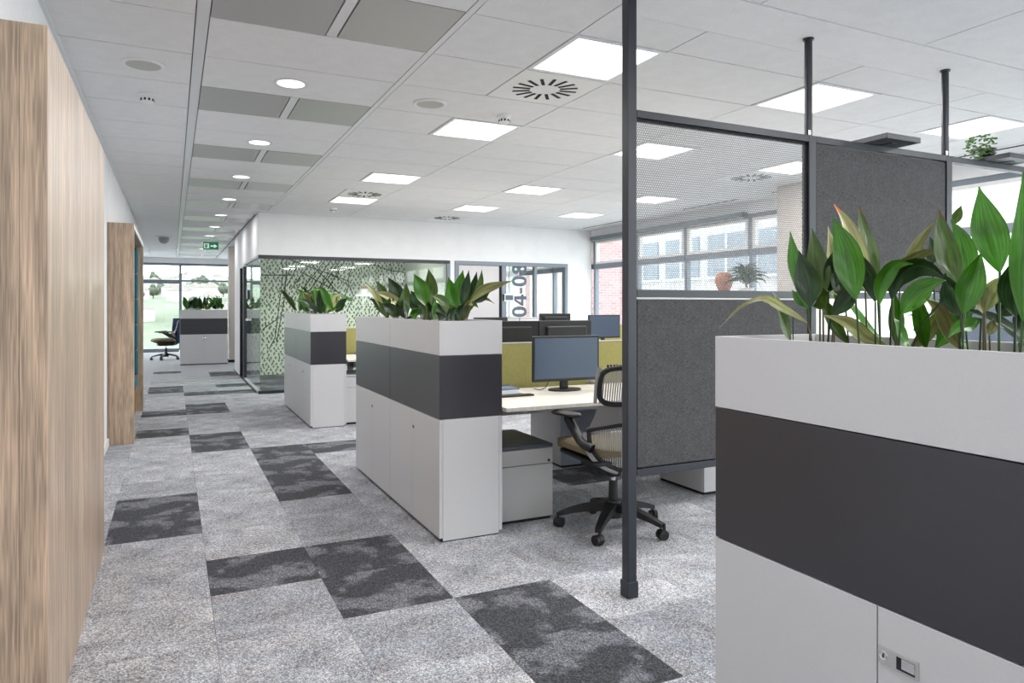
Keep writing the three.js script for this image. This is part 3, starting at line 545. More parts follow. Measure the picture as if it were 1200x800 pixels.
// ---------------------------------------------------------------- aspidistra leaves
// spine: list of [x, y, d]; a cupped blade with a pointed tip on a thin stalk
function leafGeometry(stem, path, width, roll, brown, facing) {
  const pts = path.map(([x, y, d]) => V3(x, y, d)), curve = new THREE.CatmullRomCurve3(pts, false, 'catmullrom', 0.5), N = 14, W = 6;
  const pos = [], uv = [], col = [], idx = [], V = facing.clone().normalize();
  for (let i = 0; i <= N; i++) {
    const t = i / N, c = curve.getPointAt(t), T = curve.getTangentAt(t);
    let S = new THREE.Vector3().crossVectors(T, V); if (S.lengthSq() < 1e-4) S.set(1, 0, 0); S.normalize().applyAxisAngle(T, THREE.MathUtils.degToRad(roll) * (0.6 + 0.7 * t));
    const Nn = new THREE.Vector3().crossVectors(S, T).normalize();
    const prof = Math.pow(Math.sin(Math.PI * Math.pow(Math.min(1, t * 0.985 + 0.015), 0.86)), 1.12);
    const hw = Math.max(0.0012, width * 0.5 * prof);
    for (let j = 0; j <= W; j++) {
      const s = (j / W) * 2 - 1, cup = -(1 - Math.abs(s)) * hw * 0.42 + Math.sin(t * 8 + s * 2.5 + stem[2] * 40) * hw * 0.09;
      const p = c.clone().addScaledVector(S, s * hw).addScaledVector(Nn, cup);
      pos.push(p.x, p.y, p.z); uv.push(j / W, t);
      const b = brown && t > 0.9; col.push(b ? 2.4 : 1, b ? 0.62 : 1, b ? 0.5 : 1);
    }
  }
  for (let i = 0; i < N; i++) for (let j = 0; j < W; j++) { const a = i * (W + 1) + j, b = a + W + 1; idx.push(a, b, a + 1, b, b + 1, a + 1); }
  const s0 = V3(...stem), s1 = pts[0], mid = s0.clone().lerp(s1, 0.5); mid.x = s0.x * 0.6 + s1.x * 0.4; mid.z = s0.z * 0.6 + s1.z * 0.4;
  const st = new THREE.TubeGeometry(new THREE.QuadraticBezierCurve3(s0, mid, s1), 5, Math.min(0.003, 0.0016 + width * 0.014), 5), o = pos.length / 3, sp = st.attributes.position;
  for (let i = 0; i < sp.count; i++) { pos.push(sp.getX(i), sp.getY(i), sp.getZ(i)); uv.push(0.3, 0.2); col.push(0.55, 0.5, 0.45); }
  for (const k of st.index.array) idx.push(o + k);
  const g = new THREE.BufferGeometry();
  g.setAttribute('position', new THREE.Float32BufferAttribute(pos, 3)); g.setAttribute('uv', new THREE.Float32BufferAttribute(uv, 2)); g.setAttribute('color', new THREE.Float32BufferAttribute(col, 3));
  g.setIndex(idx); g.computeVertexNormals(); return g;
}
function addLeaf(plant, l, facing) {
  const [stem, path, w, mat, roll, brown] = l, g = leafGeometry(stem, path, w, roll, brown, facing);
  g.translate(-plant.position.x, -plant.position.y, -plant.position.z);
  const m = new THREE.Mesh(g, leafMats[mat]); m.name = 'leaf'; m.castShadow = m.receiveShadow = true; plant.add(m);
}
function plantsFromLeaves(list, cuts, label, group, facing, widen) {   // leaves gathered into the clumps they grow from
  const clumps = {};
  for (const l of list) { const k = cuts.findIndex((c) => l[0][2] > c); (clumps[k] ??= []).push(l); }
  for (const k of Object.keys(clumps)) {
    const c = clumps[k], d = c.reduce((a, l) => a + l[0][2], 0) / c.length, x = c.reduce((a, l) => a + l[0][0], 0) / c.length;
    const p = thing('aspidistra_plant', label[k] ?? label[0], 'plant', x, 1.19, d, 0, group);
    for (const l of c) addLeaf(p, [l[0], l[1], l[2] * widen, ...l.slice(3)], facing);
  }
}
function randomClump(x, d, n, size, label, group, along) {
  const p = thing('aspidistra_plant', label, 'plant', x, 1.19, d, 0, group);
  for (let k = 0; k < n; k++) {
    const a = rr(0, 6.283), sx = x + rr(-0.09, 0.09), sd = d + rr(-0.14, 0.14), h = rr(0.16, 0.34) * size, lean = rr(0.05, 0.3) * size, ca = Math.cos(a), sa = Math.sin(a);
    const P = (t, q) => [sx + ca * lean * q, 1.19 + t, sd + sa * lean * q];
    const droop = rnd() < 0.3 ? -0.06 * size : 0;
    addLeaf(p, [[sx, 1.19, sd], [P(0.07 * size, 0.1), P(h * 0.5, 0.38), P(h * 0.85, 0.7), P(h + droop, 1.05)], rr(0.05, 0.085) * size, [0, 0, 2, 2, 1, 3][Math.floor(rnd() * 6)], rr(-40, 40), 0], new THREE.Vector3(rr(-1, 0), 0.2, 1));
  }
}
const toCamera = new THREE.Vector3(-0.85, 0.05, 0.6);
plantsFromLeaves(LEAVES_N, [1.2, 0.99, -9], ['aspidistra with a pale leaf arching over the planter end by the mesh panel', 'aspidistra with tall brown-tipped leaves before the dark fabric panel', 'aspidistra with one big upright leaf before the bright window'], 'aspidistras beside the mesh partition', toCamera, 1.14);
plantsFromLeaves(LEAVES_M, [4.9, 4.2, -9], ['aspidistra at the meeting room end of the chair planter', 'aspidistra in the middle of the chair planter', 'aspidistra with a long leaf reaching toward the 04-08 glass'], 'aspidistras in the planter by the office chair', new THREE.Vector3(-0.4, 0.05, 1), 1.25);
for (const d of [0.55, 0.2, -0.2]) randomClump(1.55, d, 9, 1, 'aspidistra at the near end of the planter with the latch plate', 'aspidistras at the near planter end');
for (const [d, n] of [[1.3, 3], [1.15, 4], [1.0, 4], [0.84, 4]]) randomClump(1.62, d, n, 0.62, 'low aspidistra among the stalks beside the mesh partition', 'low aspidistras beside the mesh partition');
for (const [d, n] of [[4.05, 5], [4.6, 6], [5.3, 8]]) randomClump(1.58, d, n, 0.72, 'short aspidistra between taller leaves in the office chair planter', 'short aspidistras in the office chair planter');
for (const [d, n] of [[8.1, 14], [8.6, 14], [9.1, 12], [9.6, 10]]) randomClump(1.56, d, n, 1.2, 'leafy aspidistra in the second planter row against the green wallpaper', 'aspidistras in the second planter row');
for (const x of [0.3, 0.52, 0.74, 0.98]) randomClump(x, 17.75, 10, 1.3, 'aspidistra in the lone planter across the walkway end', 'aspidistras in the far planter');

// ================================================================ PARTITION FRAME
{
  const t = thing('partition_screen', 'dark steel frame with perforated mesh and grey fabric panels, fixed to the ceiling', 'partition', 1.894, 0, 2.68);
  const X = [0, 1.154, 2.302, 3.45], Z = 0.025;
  X.forEach((x, i) => {
    if (i === 0) { mesh('post', box(x - 0.024, x + 0.024, 0.02, C - 0.002, -Z, Z, 0.003), frameMetal, t); mesh('foot', box(x - 0.03, x + 0.03, 0, 0.075, -0.031, 0.031, 0.004), frameMetal, t); }
    else mesh('post', box(x - 0.026, x + 0.026, 0.0, 2.235, -Z, Z, 0.003), frameMetal, t);
    if (i) { mesh('hanger_post', cyl(0.02, 0.02, C - 2.235, 20).translate(x - 0.005, (C + 2.235) / 2, 0), frameMetal, t); mesh('hanger_cap', cyl(0.028, 0.028, 0.012, 20).translate(x - 0.005, C - 0.006, 0), frameMetal, t); mesh('clamp', box(x - 0.022, x - 0.012, 2.237, 2.262, -0.024, -0.016), chrome, t); }
  });
  for (let i = 0; i < 3; i++) {
    const a = X[i] + 0.025, b = X[i + 1] - 0.027;
    mesh('rail', box(a, b, 2.2, 2.235, -Z, Z, 0.002), frameMetal, t);
    mesh('rail', box(a, b, 1.375, 1.41, -Z, Z, 0.002), frameMetal, t);
    mesh('rail', box(a, b, 0.552, 0.585, -Z, Z, 0.002), frameMetal, t);
  }
  const hole = tex(64, 112, (u, v) => { const h = (x, y) => Math.hypot((u - x) * 1, (v - y) * 1.732); const d = Math.min(h(0.5, 0.5), h(0, 0), h(1, 0), h(0, 1), h(1, 1)); const c = (d - 0.37) * 64 * 6 + 128; return [c, c, c]; }, false, [1 / 0.0125, 1 / 0.02165]);
  const meshMat = std({ color: lin(0.16, 0.165, 0.17), roughness: 0.5, metalness: 0.2, alphaMap: hole, transparent: true, side: THREE.DoubleSide });
  mesh('mesh_panel', new THREE.PlaneGeometry(X[1] - 0.052, 0.79).translate(X[1] / 2 - 0.001, 1.805, 0.004), meshMat, t).userData = { label: 'perforated grey metal mesh panel' };
  mesh('mesh_edge', [box(X[0] + 0.025, X[1] - 0.027, 2.188, 2.2, -0.008, 0.008), box(X[1] - 0.04, X[1] - 0.027, 1.41, 2.2, -0.008, 0.008)], gapDark, t);
  mesh('fabric_panel', box(X[0] + 0.03, X[1] - 0.032, 0.588, 1.366, -0.02, 0.02, 0.006), darkFabric, t);
  mesh('trim_strip', box(X[0] + 0.026, X[1] - 0.028, 1.366, 1.374, -0.021, 0.021), silver, t);
  mesh('fabric_panel', box(X[1] + 0.03, X[2] - 0.032, 1.418, 2.194, -0.02, 0.02, 0.006), darkFabric, t);
  mesh('fabric_panel', box(X[2] + 0.03, X[3] - 0.032, 0.588, 1.366, -0.02, 0.02, 0.006), blueFabric, t).userData = { label: 'blue-grey fabric panel' };
  for (const [x, lab] of [[3.45, 'small black shelf board on the top rail above the dark fabric panel'], [4.56, 'small black shelf board on the top rail holding a potted plant']]) {
    const s = thing('shelf_board', lab, 'shelf', x + 0.14, 2.2355, 2.66);
    mesh('board', box(-0.14, 0.14, 0, 0.03, -0.14, 0.14, 0.003), frameMetal, s); mesh('bracket', box(-0.02, 0.02, -0.004, 0.001, -0.08, 0.1), frameMetal, s);
  }
  const p = thing('potted_plant', 'small leafy plant in a black pot on the partition top shelf', 'plant', 4.68, 2.266, 2.72);
  mesh('pot', new THREE.LatheGeometry([[0, 0], [0.035, 0], [0.045, 0.06], [0.049, 0.06], [0.049, 0.07], [0.042, 0.07], [0.04, 0.055], [0, 0.055]].map(([a, b]) => new THREE.Vector2(a, b)), 24), blackPlastic, p);
  const lv = [];
  for (let k = 0; k < 130; k++) { const a = rr(0, 6.28), r = Math.sqrt(rnd()) * 0.1, y = rr(-0.02, 0.15); const g = new THREE.SphereGeometry(0.014, 6, 4); g.scale(1, 0.25, 0.6); g.rotateX(rr(-1, 1)); g.rotateY(rr(0, 6)); g.rotateZ(rr(-0.8, 0.8)); g.translate(-0.07 + Math.cos(a) * r, y, Math.sin(a) * r * 0.8); lv.push(g); }
  mesh('foliage', lv, std({ color: lin(0.09, 0.2, 0.045), roughness: 0.6 }), p).userData = { kind: 'stuff' };
  const stems = []; for (let k = 0; k < 9; k++) { const a = rr(0, 6.28); stems.push(tube([new THREE.Vector3(0, 0.05, 0), new THREE.Vector3(-0.03 + Math.cos(a) * 0.03, 0.08, Math.sin(a) * 0.03), new THREE.Vector3(-0.07 + Math.cos(a) * 0.07, 0.1 + rr(-0.06, 0.03), Math.sin(a) * 0.06)], 0.002, 6, 4)); }
  mesh('stems', stems, std({ color: lin(0.12, 0.14, 0.05), roughness: 0.8 }), p);
}

// ================================================================ DESKS
function makeDesk(label, x0, x1, dFront, dBack) {           // top, cable tray and two panel legs
  const t = thing('desk', label, 'desk', x0, 0, dFront), w = x1 - x0, s = dBack > dFront ? 1 : -1, L = Math.abs(dBack - dFront);
  mesh('desk_top', box(0, w, 0.715, 0.74, 0, s * L, 0.003), deskTop, t);
  mesh('apron', box(0.05, w - 0.05, 0.64, 0.714, s * (L - 0.09), s * (L - 0.075)), greyLam, t);
  mesh('cable_tray', box(0.2, w - 0.2, 0.6, 0.68, s * (L - 0.3), s * (L - 0.12)), greyPlastic, t);
  for (const x of [0.2, w - 0.14]) mesh('leg', [box(x - 0.03, x + 0.03, 0, 0.714, s * (L - 0.16), s * (L - 0.1), 0.004), box(x - 0.02, x + 0.02, 0.68, 0.714, s * 0.15, s * (L - 0.12))], silver, t);
  return t;
}
function deskScreen(label, x0, x1, d) {
  const t = thing('desk_screen', label, 'desk divider', x0, 0.5, d), w = x1 - x0;
  mesh('panel', box(0, w, 0.12, 0.56, -0.014, 0.014, 0.006), oliveFabric, t);
  mesh('edge_cap', box(0, w, 0.56, 0.568, -0.015, 0.015), silver, t);
  for (const x of [0.3, w - 0.3]) mesh('clamp', [box(x - 0.04, x + 0.04, 0.12, 0.26, -0.02, 0.02), box(x - 0.03, x + 0.03, 0.2405, 0.26, -0.12, 0.12, 0.003)], greyPlastic, t);
}
makeDesk('pale desk with the slate-blue monitor and office chair drawn up', 1.752, 3.33, 3.7, 4.57);
makeDesk('pale desk behind the olive divider, facing the chair desk', 1.752, 3.33, 5.6, 4.73);
makeDesk('pale desk behind the grey fabric partition panel', 3.335, 4.92, 3.7, 4.57);
makeDesk('pale desk facing away behind the grey fabric partition panel', 3.335, 4.92, 5.6, 4.73);
deskScreen('olive fabric desk divider behind the slate-blue monitor', 1.76, 3.22, 4.65);
deskScreen('olive fabric desk divider beside the post of the partition', 3.38, 4.86, 4.65);
[[1.752, 3.33], [3.335, 4.92], [4.925, 6.3]].forEach(([a, b], i) => {
  const w = ['beside the second planter row', 'in the far bench middle', 'at the far bench window end'][i];
  makeDesk('pale desk ' + w + ', on the chair side of its divider', a, b, 7.82, 8.7); makeDesk('pale desk ' + w + ', on the meeting room side', a, b, 9.74, 8.86);
  deskScreen('olive desk divider ' + w, a + 0.02, b - 0.06, 8.78);
});
// pedestals
function pedestal(label, x, d, w, h, l, top, mat = silver) {
  const t = thing('pedestal', label, 'drawer unit', x, 0, d);
  mesh('plinth', box(0.01, w - 0.01, 0, 0.02, 0.02, l), gapDark, t);
  mesh('body', box(0, w, 0.02, h - 0.022, 0.018, l, 0.002), mat, t);
  const dr = mesh('drawer', box(0.002, w - 0.002, h * 0.745, h - 0.026, 0, 0.018, 0.002), mat, t);
  mesh('lock', new THREE.CylinderGeometry(0.008, 0.008, 0.006, 14).rotateX(Math.PI / 2).translate(w - 0.03, h * 0.78, 0.002), gapDark, dr);
  mesh('drawer', box(0.002, w - 0.002, 0.022, h * 0.737, 0, 0.018, 0.002), mat, t);
  mesh('top', box(0, w, h - 0.02, h, 0, l, 0.004), top, t);
}
pedestal('low silver drawer pedestal with a dark top under the chair desk', 1.75, 3.87, 0.405, 0.475, 0.56, std({ color: lin(0.07, 0.085, 0.105), roughness: 0.35 }));
pedestal('white drawer pedestal showing below the grey fabric panel', 3.37, 3.87, 0.42, 0.56, 0.5, whiteLam, whiteLam);
pedestal('white drawer pedestal under the desk beside the second planter row', 1.76, 7.95, 0.42, 0.56, 0.56, whiteLam, whiteLam);
{
  const t = thing('desk_side_cabinet', 'grey full-height storage cabinet under the desk behind the divider', 'cabinet', 2.885, 0, 5.03);
  mesh('body', box(0, 0.4, 0.02, 0.705, 0.018, 0.56, 0.002), greyLam, t); mesh('door', box(0.002, 0.398, 0.022, 0.705, 0, 0.017, 0.002), std({ color: lin(0.24, 0.27, 0.33), roughness: 0.5 }), t); mesh('plinth', box(0.01, 0.39, 0, 0.02, 0.02, 0.55), gapDark, t);
}
// monitors
function makeMonitor(label, x, d, turn, lift = 0) {
  const t = thing('monitor', label, 'monitor', x, 0.7405, d, turn);
  mesh('housing', [box(-0.265, 0.265, 0.068 + lift, 0.385 + lift, 0.0, 0.022, 0.006), box(-0.2, 0.2, 0.11 + lift, 0.34 + lift, 0.02, 0.05, 0.02)], blackPlastic, t);
  mesh('display', box(-0.25, 0.25, 0.088 + lift, 0.37 + lift, -0.002, 0.002), screenMat, t);
  mesh('neck', [box(-0.03, 0.03, 0.01, 0.13 + lift, 0.03, 0.06, 0.008), box(-0.035, 0.035, 0.08 + lift, 0.16 + lift, 0.02, 0.04, 0.006)], blackPlastic, t);
  const b = new THREE.CylinderGeometry(0.12, 0.125, 0.012, 40).scale(1, 1, 0.72).translate(0, 0.006, -0.03); mesh('foot', b, blackPlastic, t);
  mesh('cable', tube([new THREE.Vector3(-0.12, 0.08, -0.04), new THREE.Vector3(-0.13, 0.03, -0.06), new THREE.Vector3(-0.16, 0.006, -0.08), new THREE.Vector3(-0.19, 0.006, -0.14)], 0.003, 14, 5), blackPlastic, t);
  return t;
}
makeMonitor('slate-blue widescreen monitor facing the office chair', 2.5, 4.29, -0.03);
makeMonitor('monitor turned away behind the olive divider beside the chair planter', 2.43, 5.12, Math.PI - 0.12, 0.09);
makeMonitor('monitor turned away behind the olive divider, next to the partition post', 2.95, 5.1, Math.PI + 0.08, 0.09);
makeMonitor('monitor on the window-end desk of the far bench, screen toward the partition', 5.33, 8.12, 0.05, 0.09);
makeMonitor('monitor turned away on the window-end desk of the far bench', 5.15, 9.2, Math.PI, 0.1);
makeMonitor('monitor turned away on the middle desk of the far bench', 4.1, 9.2, Math.PI, 0.05);
// notebook and folder on the desk
{
  const t = thing('document_tray', 'blue-grey document tray with papers on the chair desk', 'tray', 1.98, 0.7405, 4.3, 0.12);
  mesh('tray', [box(-0.14, 0.14, 0, 0.006, -0.1, 0.1), box(-0.14, 0.14, 0, 0.05, 0.094, 0.1), box(-0.14, -0.134, 0, 0.04, -0.1, 0.1)], std({ color: lin(0.08, 0.1, 0.15), roughness: 0.4 }), t);
  mesh('paper', box(-0.12, 0.12, 0.006, 0.03, -0.06, 0.09), whitePlastic, t);
  mesh('folder', box(-0.12, 0.13, 0.03, 0.042, -0.05, 0.09), std({ color: lin(0.13, 0.17, 0.26), roughness: 0.5 }), t);
  const n = tag(mesh('notebook', box(1.9, 2.16, 0.7405, 0.752, 4.13, 4.19, 0.003), blackPlastic), 'flat black notebook in front of the document tray', 'notebook');
}
// low white cabinets in front of the meeting room wall
[[4.48, 5.105], [5.12, 5.82]].forEach(([a, b], i) => {
  const t = thing('low_cabinet', i ? 'low white cabinet below the 04-08 glass' : 'low white cabinet in front of the pale timber door', 'cabinet', a, 0, 10.3), w = b - a;
  mesh('body', box(0, w, 0.03, 1.12, 0.02, 0.42, 0.003), whiteLam, t); mesh('plinth', box(0.01, w - 0.01, 0, 0.03, 0.03, 0.41), gapDark, t); mesh('top', box(-0.002, w + 0.002, 1.12, 1.148, 0, 0.425, 0.003), silver, t);
  for (const k of [0, 1]) { const d = mesh('door', box(w * k / 2 + 0.002, w * (k + 1) / 2 - 0.002, 0.032, 1.118, 0, 0.018, 0.002), whiteLam, t); mesh('handle', box(w / 2 + (k ? 0.02 : -0.03), w / 2 + (k ? 0.03 : -0.02), 0.7, 0.82, -0.015, 0, 0.002), chrome, d); }
});

// ================================================================ OFFICE CHAIR
function makeChair(label, x, d, turn, group) {
  const t = thing('office_chair', label, 'chair', x, 0, d, turn, group);
  const rad = THREE.MathUtils.degToRad, v = (a, b, c) => new THREE.Vector3(a, b, c);
  const hub = mesh('hub', [new THREE.CylinderGeometry(0.045, 0.06, 0.1, 24).translate(0, 0.125, 0), new THREE.CylinderGeometry(0.026, 0.03, 0.14, 20).translate(0, 0.22, 0)], blackPlastic, t);
  mesh('gas_lift', new THREE.CylinderGeometry(0.015, 0.015, 0.1, 16).translate(0, 0.33, 0), chrome, t);
  for (const a of [152, 225, 299, 11, 83]) {
    const c = Math.cos(rad(a)), s = -Math.sin(rad(a));
    const g = new THREE.BoxGeometry(0.31, 0.04, 0.06, 6, 1, 1), p = g.attributes.position;
    for (let i = 0; i < p.count; i++) { const q = (p.getX(i) + 0.155) / 0.31; p.setXYZ(i, 0.025 + q * 0.3, 0.135 - 0.055 * q * q + p.getY(i) * (1.35 - 0.75 * q), p.getZ(i) * (1.15 - 0.55 * q)); }
    g.computeVertexNormals(); g.rotateY(rad(a));
    const leg = mesh('leg', g, blackPlastic, t);
    const w = []; for (const k of [-1, 1]) w.push(new THREE.CylinderGeometry(0.029, 0.029, 0.02, 20).rotateX(Math.PI / 2).translate(0, 0, k * 0.015));
    w.push(new THREE.CylinderGeometry(0.012, 0.012, 0.05, 12).rotateX(Math.PI / 2), new THREE.CylinderGeometry(0.009, 0.009, 0.05, 10).translate(0.012, 0.035, 0), new THREE.CylinderGeometry(0.031, 0.031, 0.014, 16, 1, false, 0, Math.PI).rotateX(Math.PI / 2));
    for (const q of w) { q.rotateY(rad(a + 60)); q.translate(c * 0.325, 0.029, s * 0.325); }
    mesh('castor', w, blackPlastic, leg);
  }
  mesh('mechanism', [box(-0.13, 0.13, 0.35, 0.43, -0.18, 0.2, 0.03), tube([v(0, 0.4, 0.08), v(0, 0.385, 0.2), v(0, 0.42, 0.27)], 0.03, 10, 8), box(-0.2, 0.2, 0.42, 0.44, -0.15, 0.15, 0.008)], blackPlastic, t);
  // seat: rounded pad with a waterfall front
  const sg = new THREE.BoxGeometry(0.54, 0.1, 0.54, 14, 3, 14), sp = sg.attributes.position;
  for (let i = 0; i < sp.count; i++) {
    let x0 = sp.getX(i), y0 = sp.getY(i), z0 = sp.getZ(i); const ux = x0 / 0.27, uz = z0 / 0.27, r = Math.pow(Math.abs(ux), 4) + Math.pow(Math.abs(uz), 4), k = r > 1 ? Math.pow(r, -1 / 4) : 1;
    x0 *= k * (1 - 0.06 * (uz > 0 ? uz : 0)); z0 *= k; const e = Math.min(1, Math.pow(Math.max(Math.abs(ux), Math.abs(uz)), 3)); y0 = y0 * (1 - 0.7 * e) + (uz < -0.4 ? -0.03 * (-uz - 0.4) : 0) + 0.012 * ux * ux;
    sp.setXYZ(i, x0, y0 + 0.49, z0 - 0.06);
  }
  sg.computeVertexNormals(); mesh('seat', sg, oliveSeat, t);
  mesh('seat_shell', box(-0.235, 0.235, 0.425, 0.456, -0.2, 0.26, 0.014), blackPlastic, t);
  // back surface: leans back toward the top and wraps forward at the sides
  const zb = (y) => 0.215 + (y - 0.45) * 0.12 + 0.06 * Math.pow(Math.max(0, y - 0.75), 1.2) - 0.05 * Math.exp(-Math.pow((y - 0.62) / 0.1, 2)) * 0.6;
  const P = (x0, y) => v(x0, y, zb(y) - 1.1 * x0 * x0);
  const loopU = []; for (let k = 0; k < 40; k++) { const a = k / 40 * 2 * Math.PI, c = Math.cos(a), s = Math.sin(a), q = 0.34; loopU.push(P(0.215 * Math.sign(c) * Math.pow(Math.abs(c), q), 0.885 + 0.105 * Math.sign(s) * Math.pow(Math.abs(s), 0.55))); }
  mesh('back_frame', tube(loopU, 0.016, 120, 8, true), blackPlastic, t);
  const loopL = []; const lw = (y) => { const q = Math.max(0, Math.min(1, (y - 0.392) / 0.225)); return 0.238 * Math.pow(1 - Math.pow(1 - q, 2.6), 0.55); };
  for (let k = 0; k <= 16; k++) { const y = 0.4 + (0.63 - 0.4) * k / 16; loopL.push(P(-lw(y) - 0.002, y)); }
  const right = loopL.map((p) => v(-p.x, p.y, p.z)).reverse();
  const lower = [...loopL, P(-0.1, 0.655), P(0, 0.66), P(0.1, 0.655), ...right];
  mesh('back_frame', tube(lower, 0.0145, 140, 8, true), blackPlastic, t);
  mesh('back_rim', [tube(loopL.map((p) => v(p.x - 0.022, p.y - 0.012, p.z - 0.006)), 0.014, 40, 7), tube(right.map((p) => v(p.x + 0.022, p.y - 0.012, p.z - 0.006)), 0.014, 40, 7), tube([P(-0.07, 0.383), P(0, 0.372), P(0.07, 0.383)], 0.018, 10, 7)], greyPlastic, t);
  // flexible grey band between the two openings
  const bg = new THREE.PlaneGeometry(1, 1, 20, 8), bp = bg.attributes.position;
  for (let i = 0; i < bp.count; i++) { const y = 0.705 + bp.getY(i) * 0.14, q = (y - 0.635) / 0.14, hw = 0.262 - 0.045 * Math.pow(Math.max(0, Math.min(1, q)), 0.6), p = P(bp.getX(i) * 2 * hw, y - Math.abs(bp.getX(i)) * 0.05 * (1 - q)); bp.setXYZ(i, p.x, p.y, p.z + 0.006); }
  bg.computeVertexNormals(); const bandMat = std({ color: lin(0.22, 0.21, 0.205), roughness: 0.55, side: THREE.DoubleSide });
  mesh('back_band', bg, bandMat, t);
  mesh('back_rim', [tube([P(-0.226, 0.99).add(v(0, 0, 0.006)), P(-0.232, 0.9), P(-0.23, 0.79)], 0.012, 14, 6), tube([P(0.226, 0.99), P(0.232, 0.9), P(0.23, 0.79)], 0.012, 14, 6)], greyPlastic, t);
  const ribs = [];
  for (let k = -16; k <= 16; k++) {
    const x0 = k * 0.013; ribs.push(tube([P(x0, 0.785), P(x0, 0.885), P(x0 * 0.98, 0.985)], 0.005, 6, 5));
    let y0 = 0.4; while (lw(y0) < Math.abs(x0) + 0.004 && y0 < 0.63) y0 += 0.004; if (y0 < 0.62) ribs.push(tube([P(x0, y0), P(x0, (y0 + 0.65) / 2), P(x0, 0.652)], 0.005, 6, 5));
  }
  mesh('back_ribs', ribs, std({ color: lin(0.45, 0.43, 0.42), roughness: 0.5 }), t).userData = { kind: 'stuff', label: 'grey vertical elastic ribs of the backrest' };
  const teeth = []; for (let k = -11; k <= 11; k++) teeth.push(new THREE.BoxGeometry(0.007, 0.016, 0.012).translate(k * 0.0165, 1.0, P(k * 0.0165, 1.0).z)); mesh('top_comb', teeth, blackPlastic, t);
  for (const s of [-1, 1]) {
    const arm = mesh('armrest', [box(0.0, 0.001, 0, 0.001, 0, 0.001)], blackPlastic, t);
    arm.geometry = metreUV(merge([tube([v(s * 0.245, 0.53, 0.19), v(s * 0.28, 0.56, 0.13), v(s * 0.285, 0.62, 0.05), v(s * 0.283, 0.675, -0.04)], 0.027, 18, 10)]));
    const pg = new THREE.CapsuleGeometry(0.042, 0.22, 6, 16).rotateX(Math.PI / 2).scale(1, 0.4, 1).rotateX(-0.06).translate(s * 0.28, 0.695, -0.07); mesh('arm_pad', pg, std({ color: lin(0.03, 0.028, 0.028), roughness: 0.5 }), arm);
  }
  return t;
}
makeChair('grey ribbed-back office chair with olive seat at the desk beside the partition post', 2.385, 3.54, THREE.MathUtils.degToRad(-4));
makeChair('office chair with a navy jacket behind the lone planter', -0.14, 19.6, THREE.MathUtils.degToRad(100));
{
  const g = new THREE.BoxGeometry(0.46, 0.62, 0.09, 10, 10, 3), p = g.attributes.position;
  for (let i = 0; i < p.count; i++) { const x = p.getX(i), y = p.getY(i); p.setXYZ(i, x * (1 - 0.25 * Math.max(0, y)) + 0.012 * Math.sin(y * 30), y, p.getZ(i) + 0.02 * Math.sin(x * 22 + y * 5) - x * x * 1.0); }
  g.computeVertexNormals(); g.translate(0, 0.72, 0.29);
  const j = tag(mesh('jacket', g, navyCloth), 'navy jacket hung over the far office chair back', 'jacket'); j.position.set(-0.14, 0, -19.6); j.rotation.y = THREE.MathUtils.degToRad(100);
}

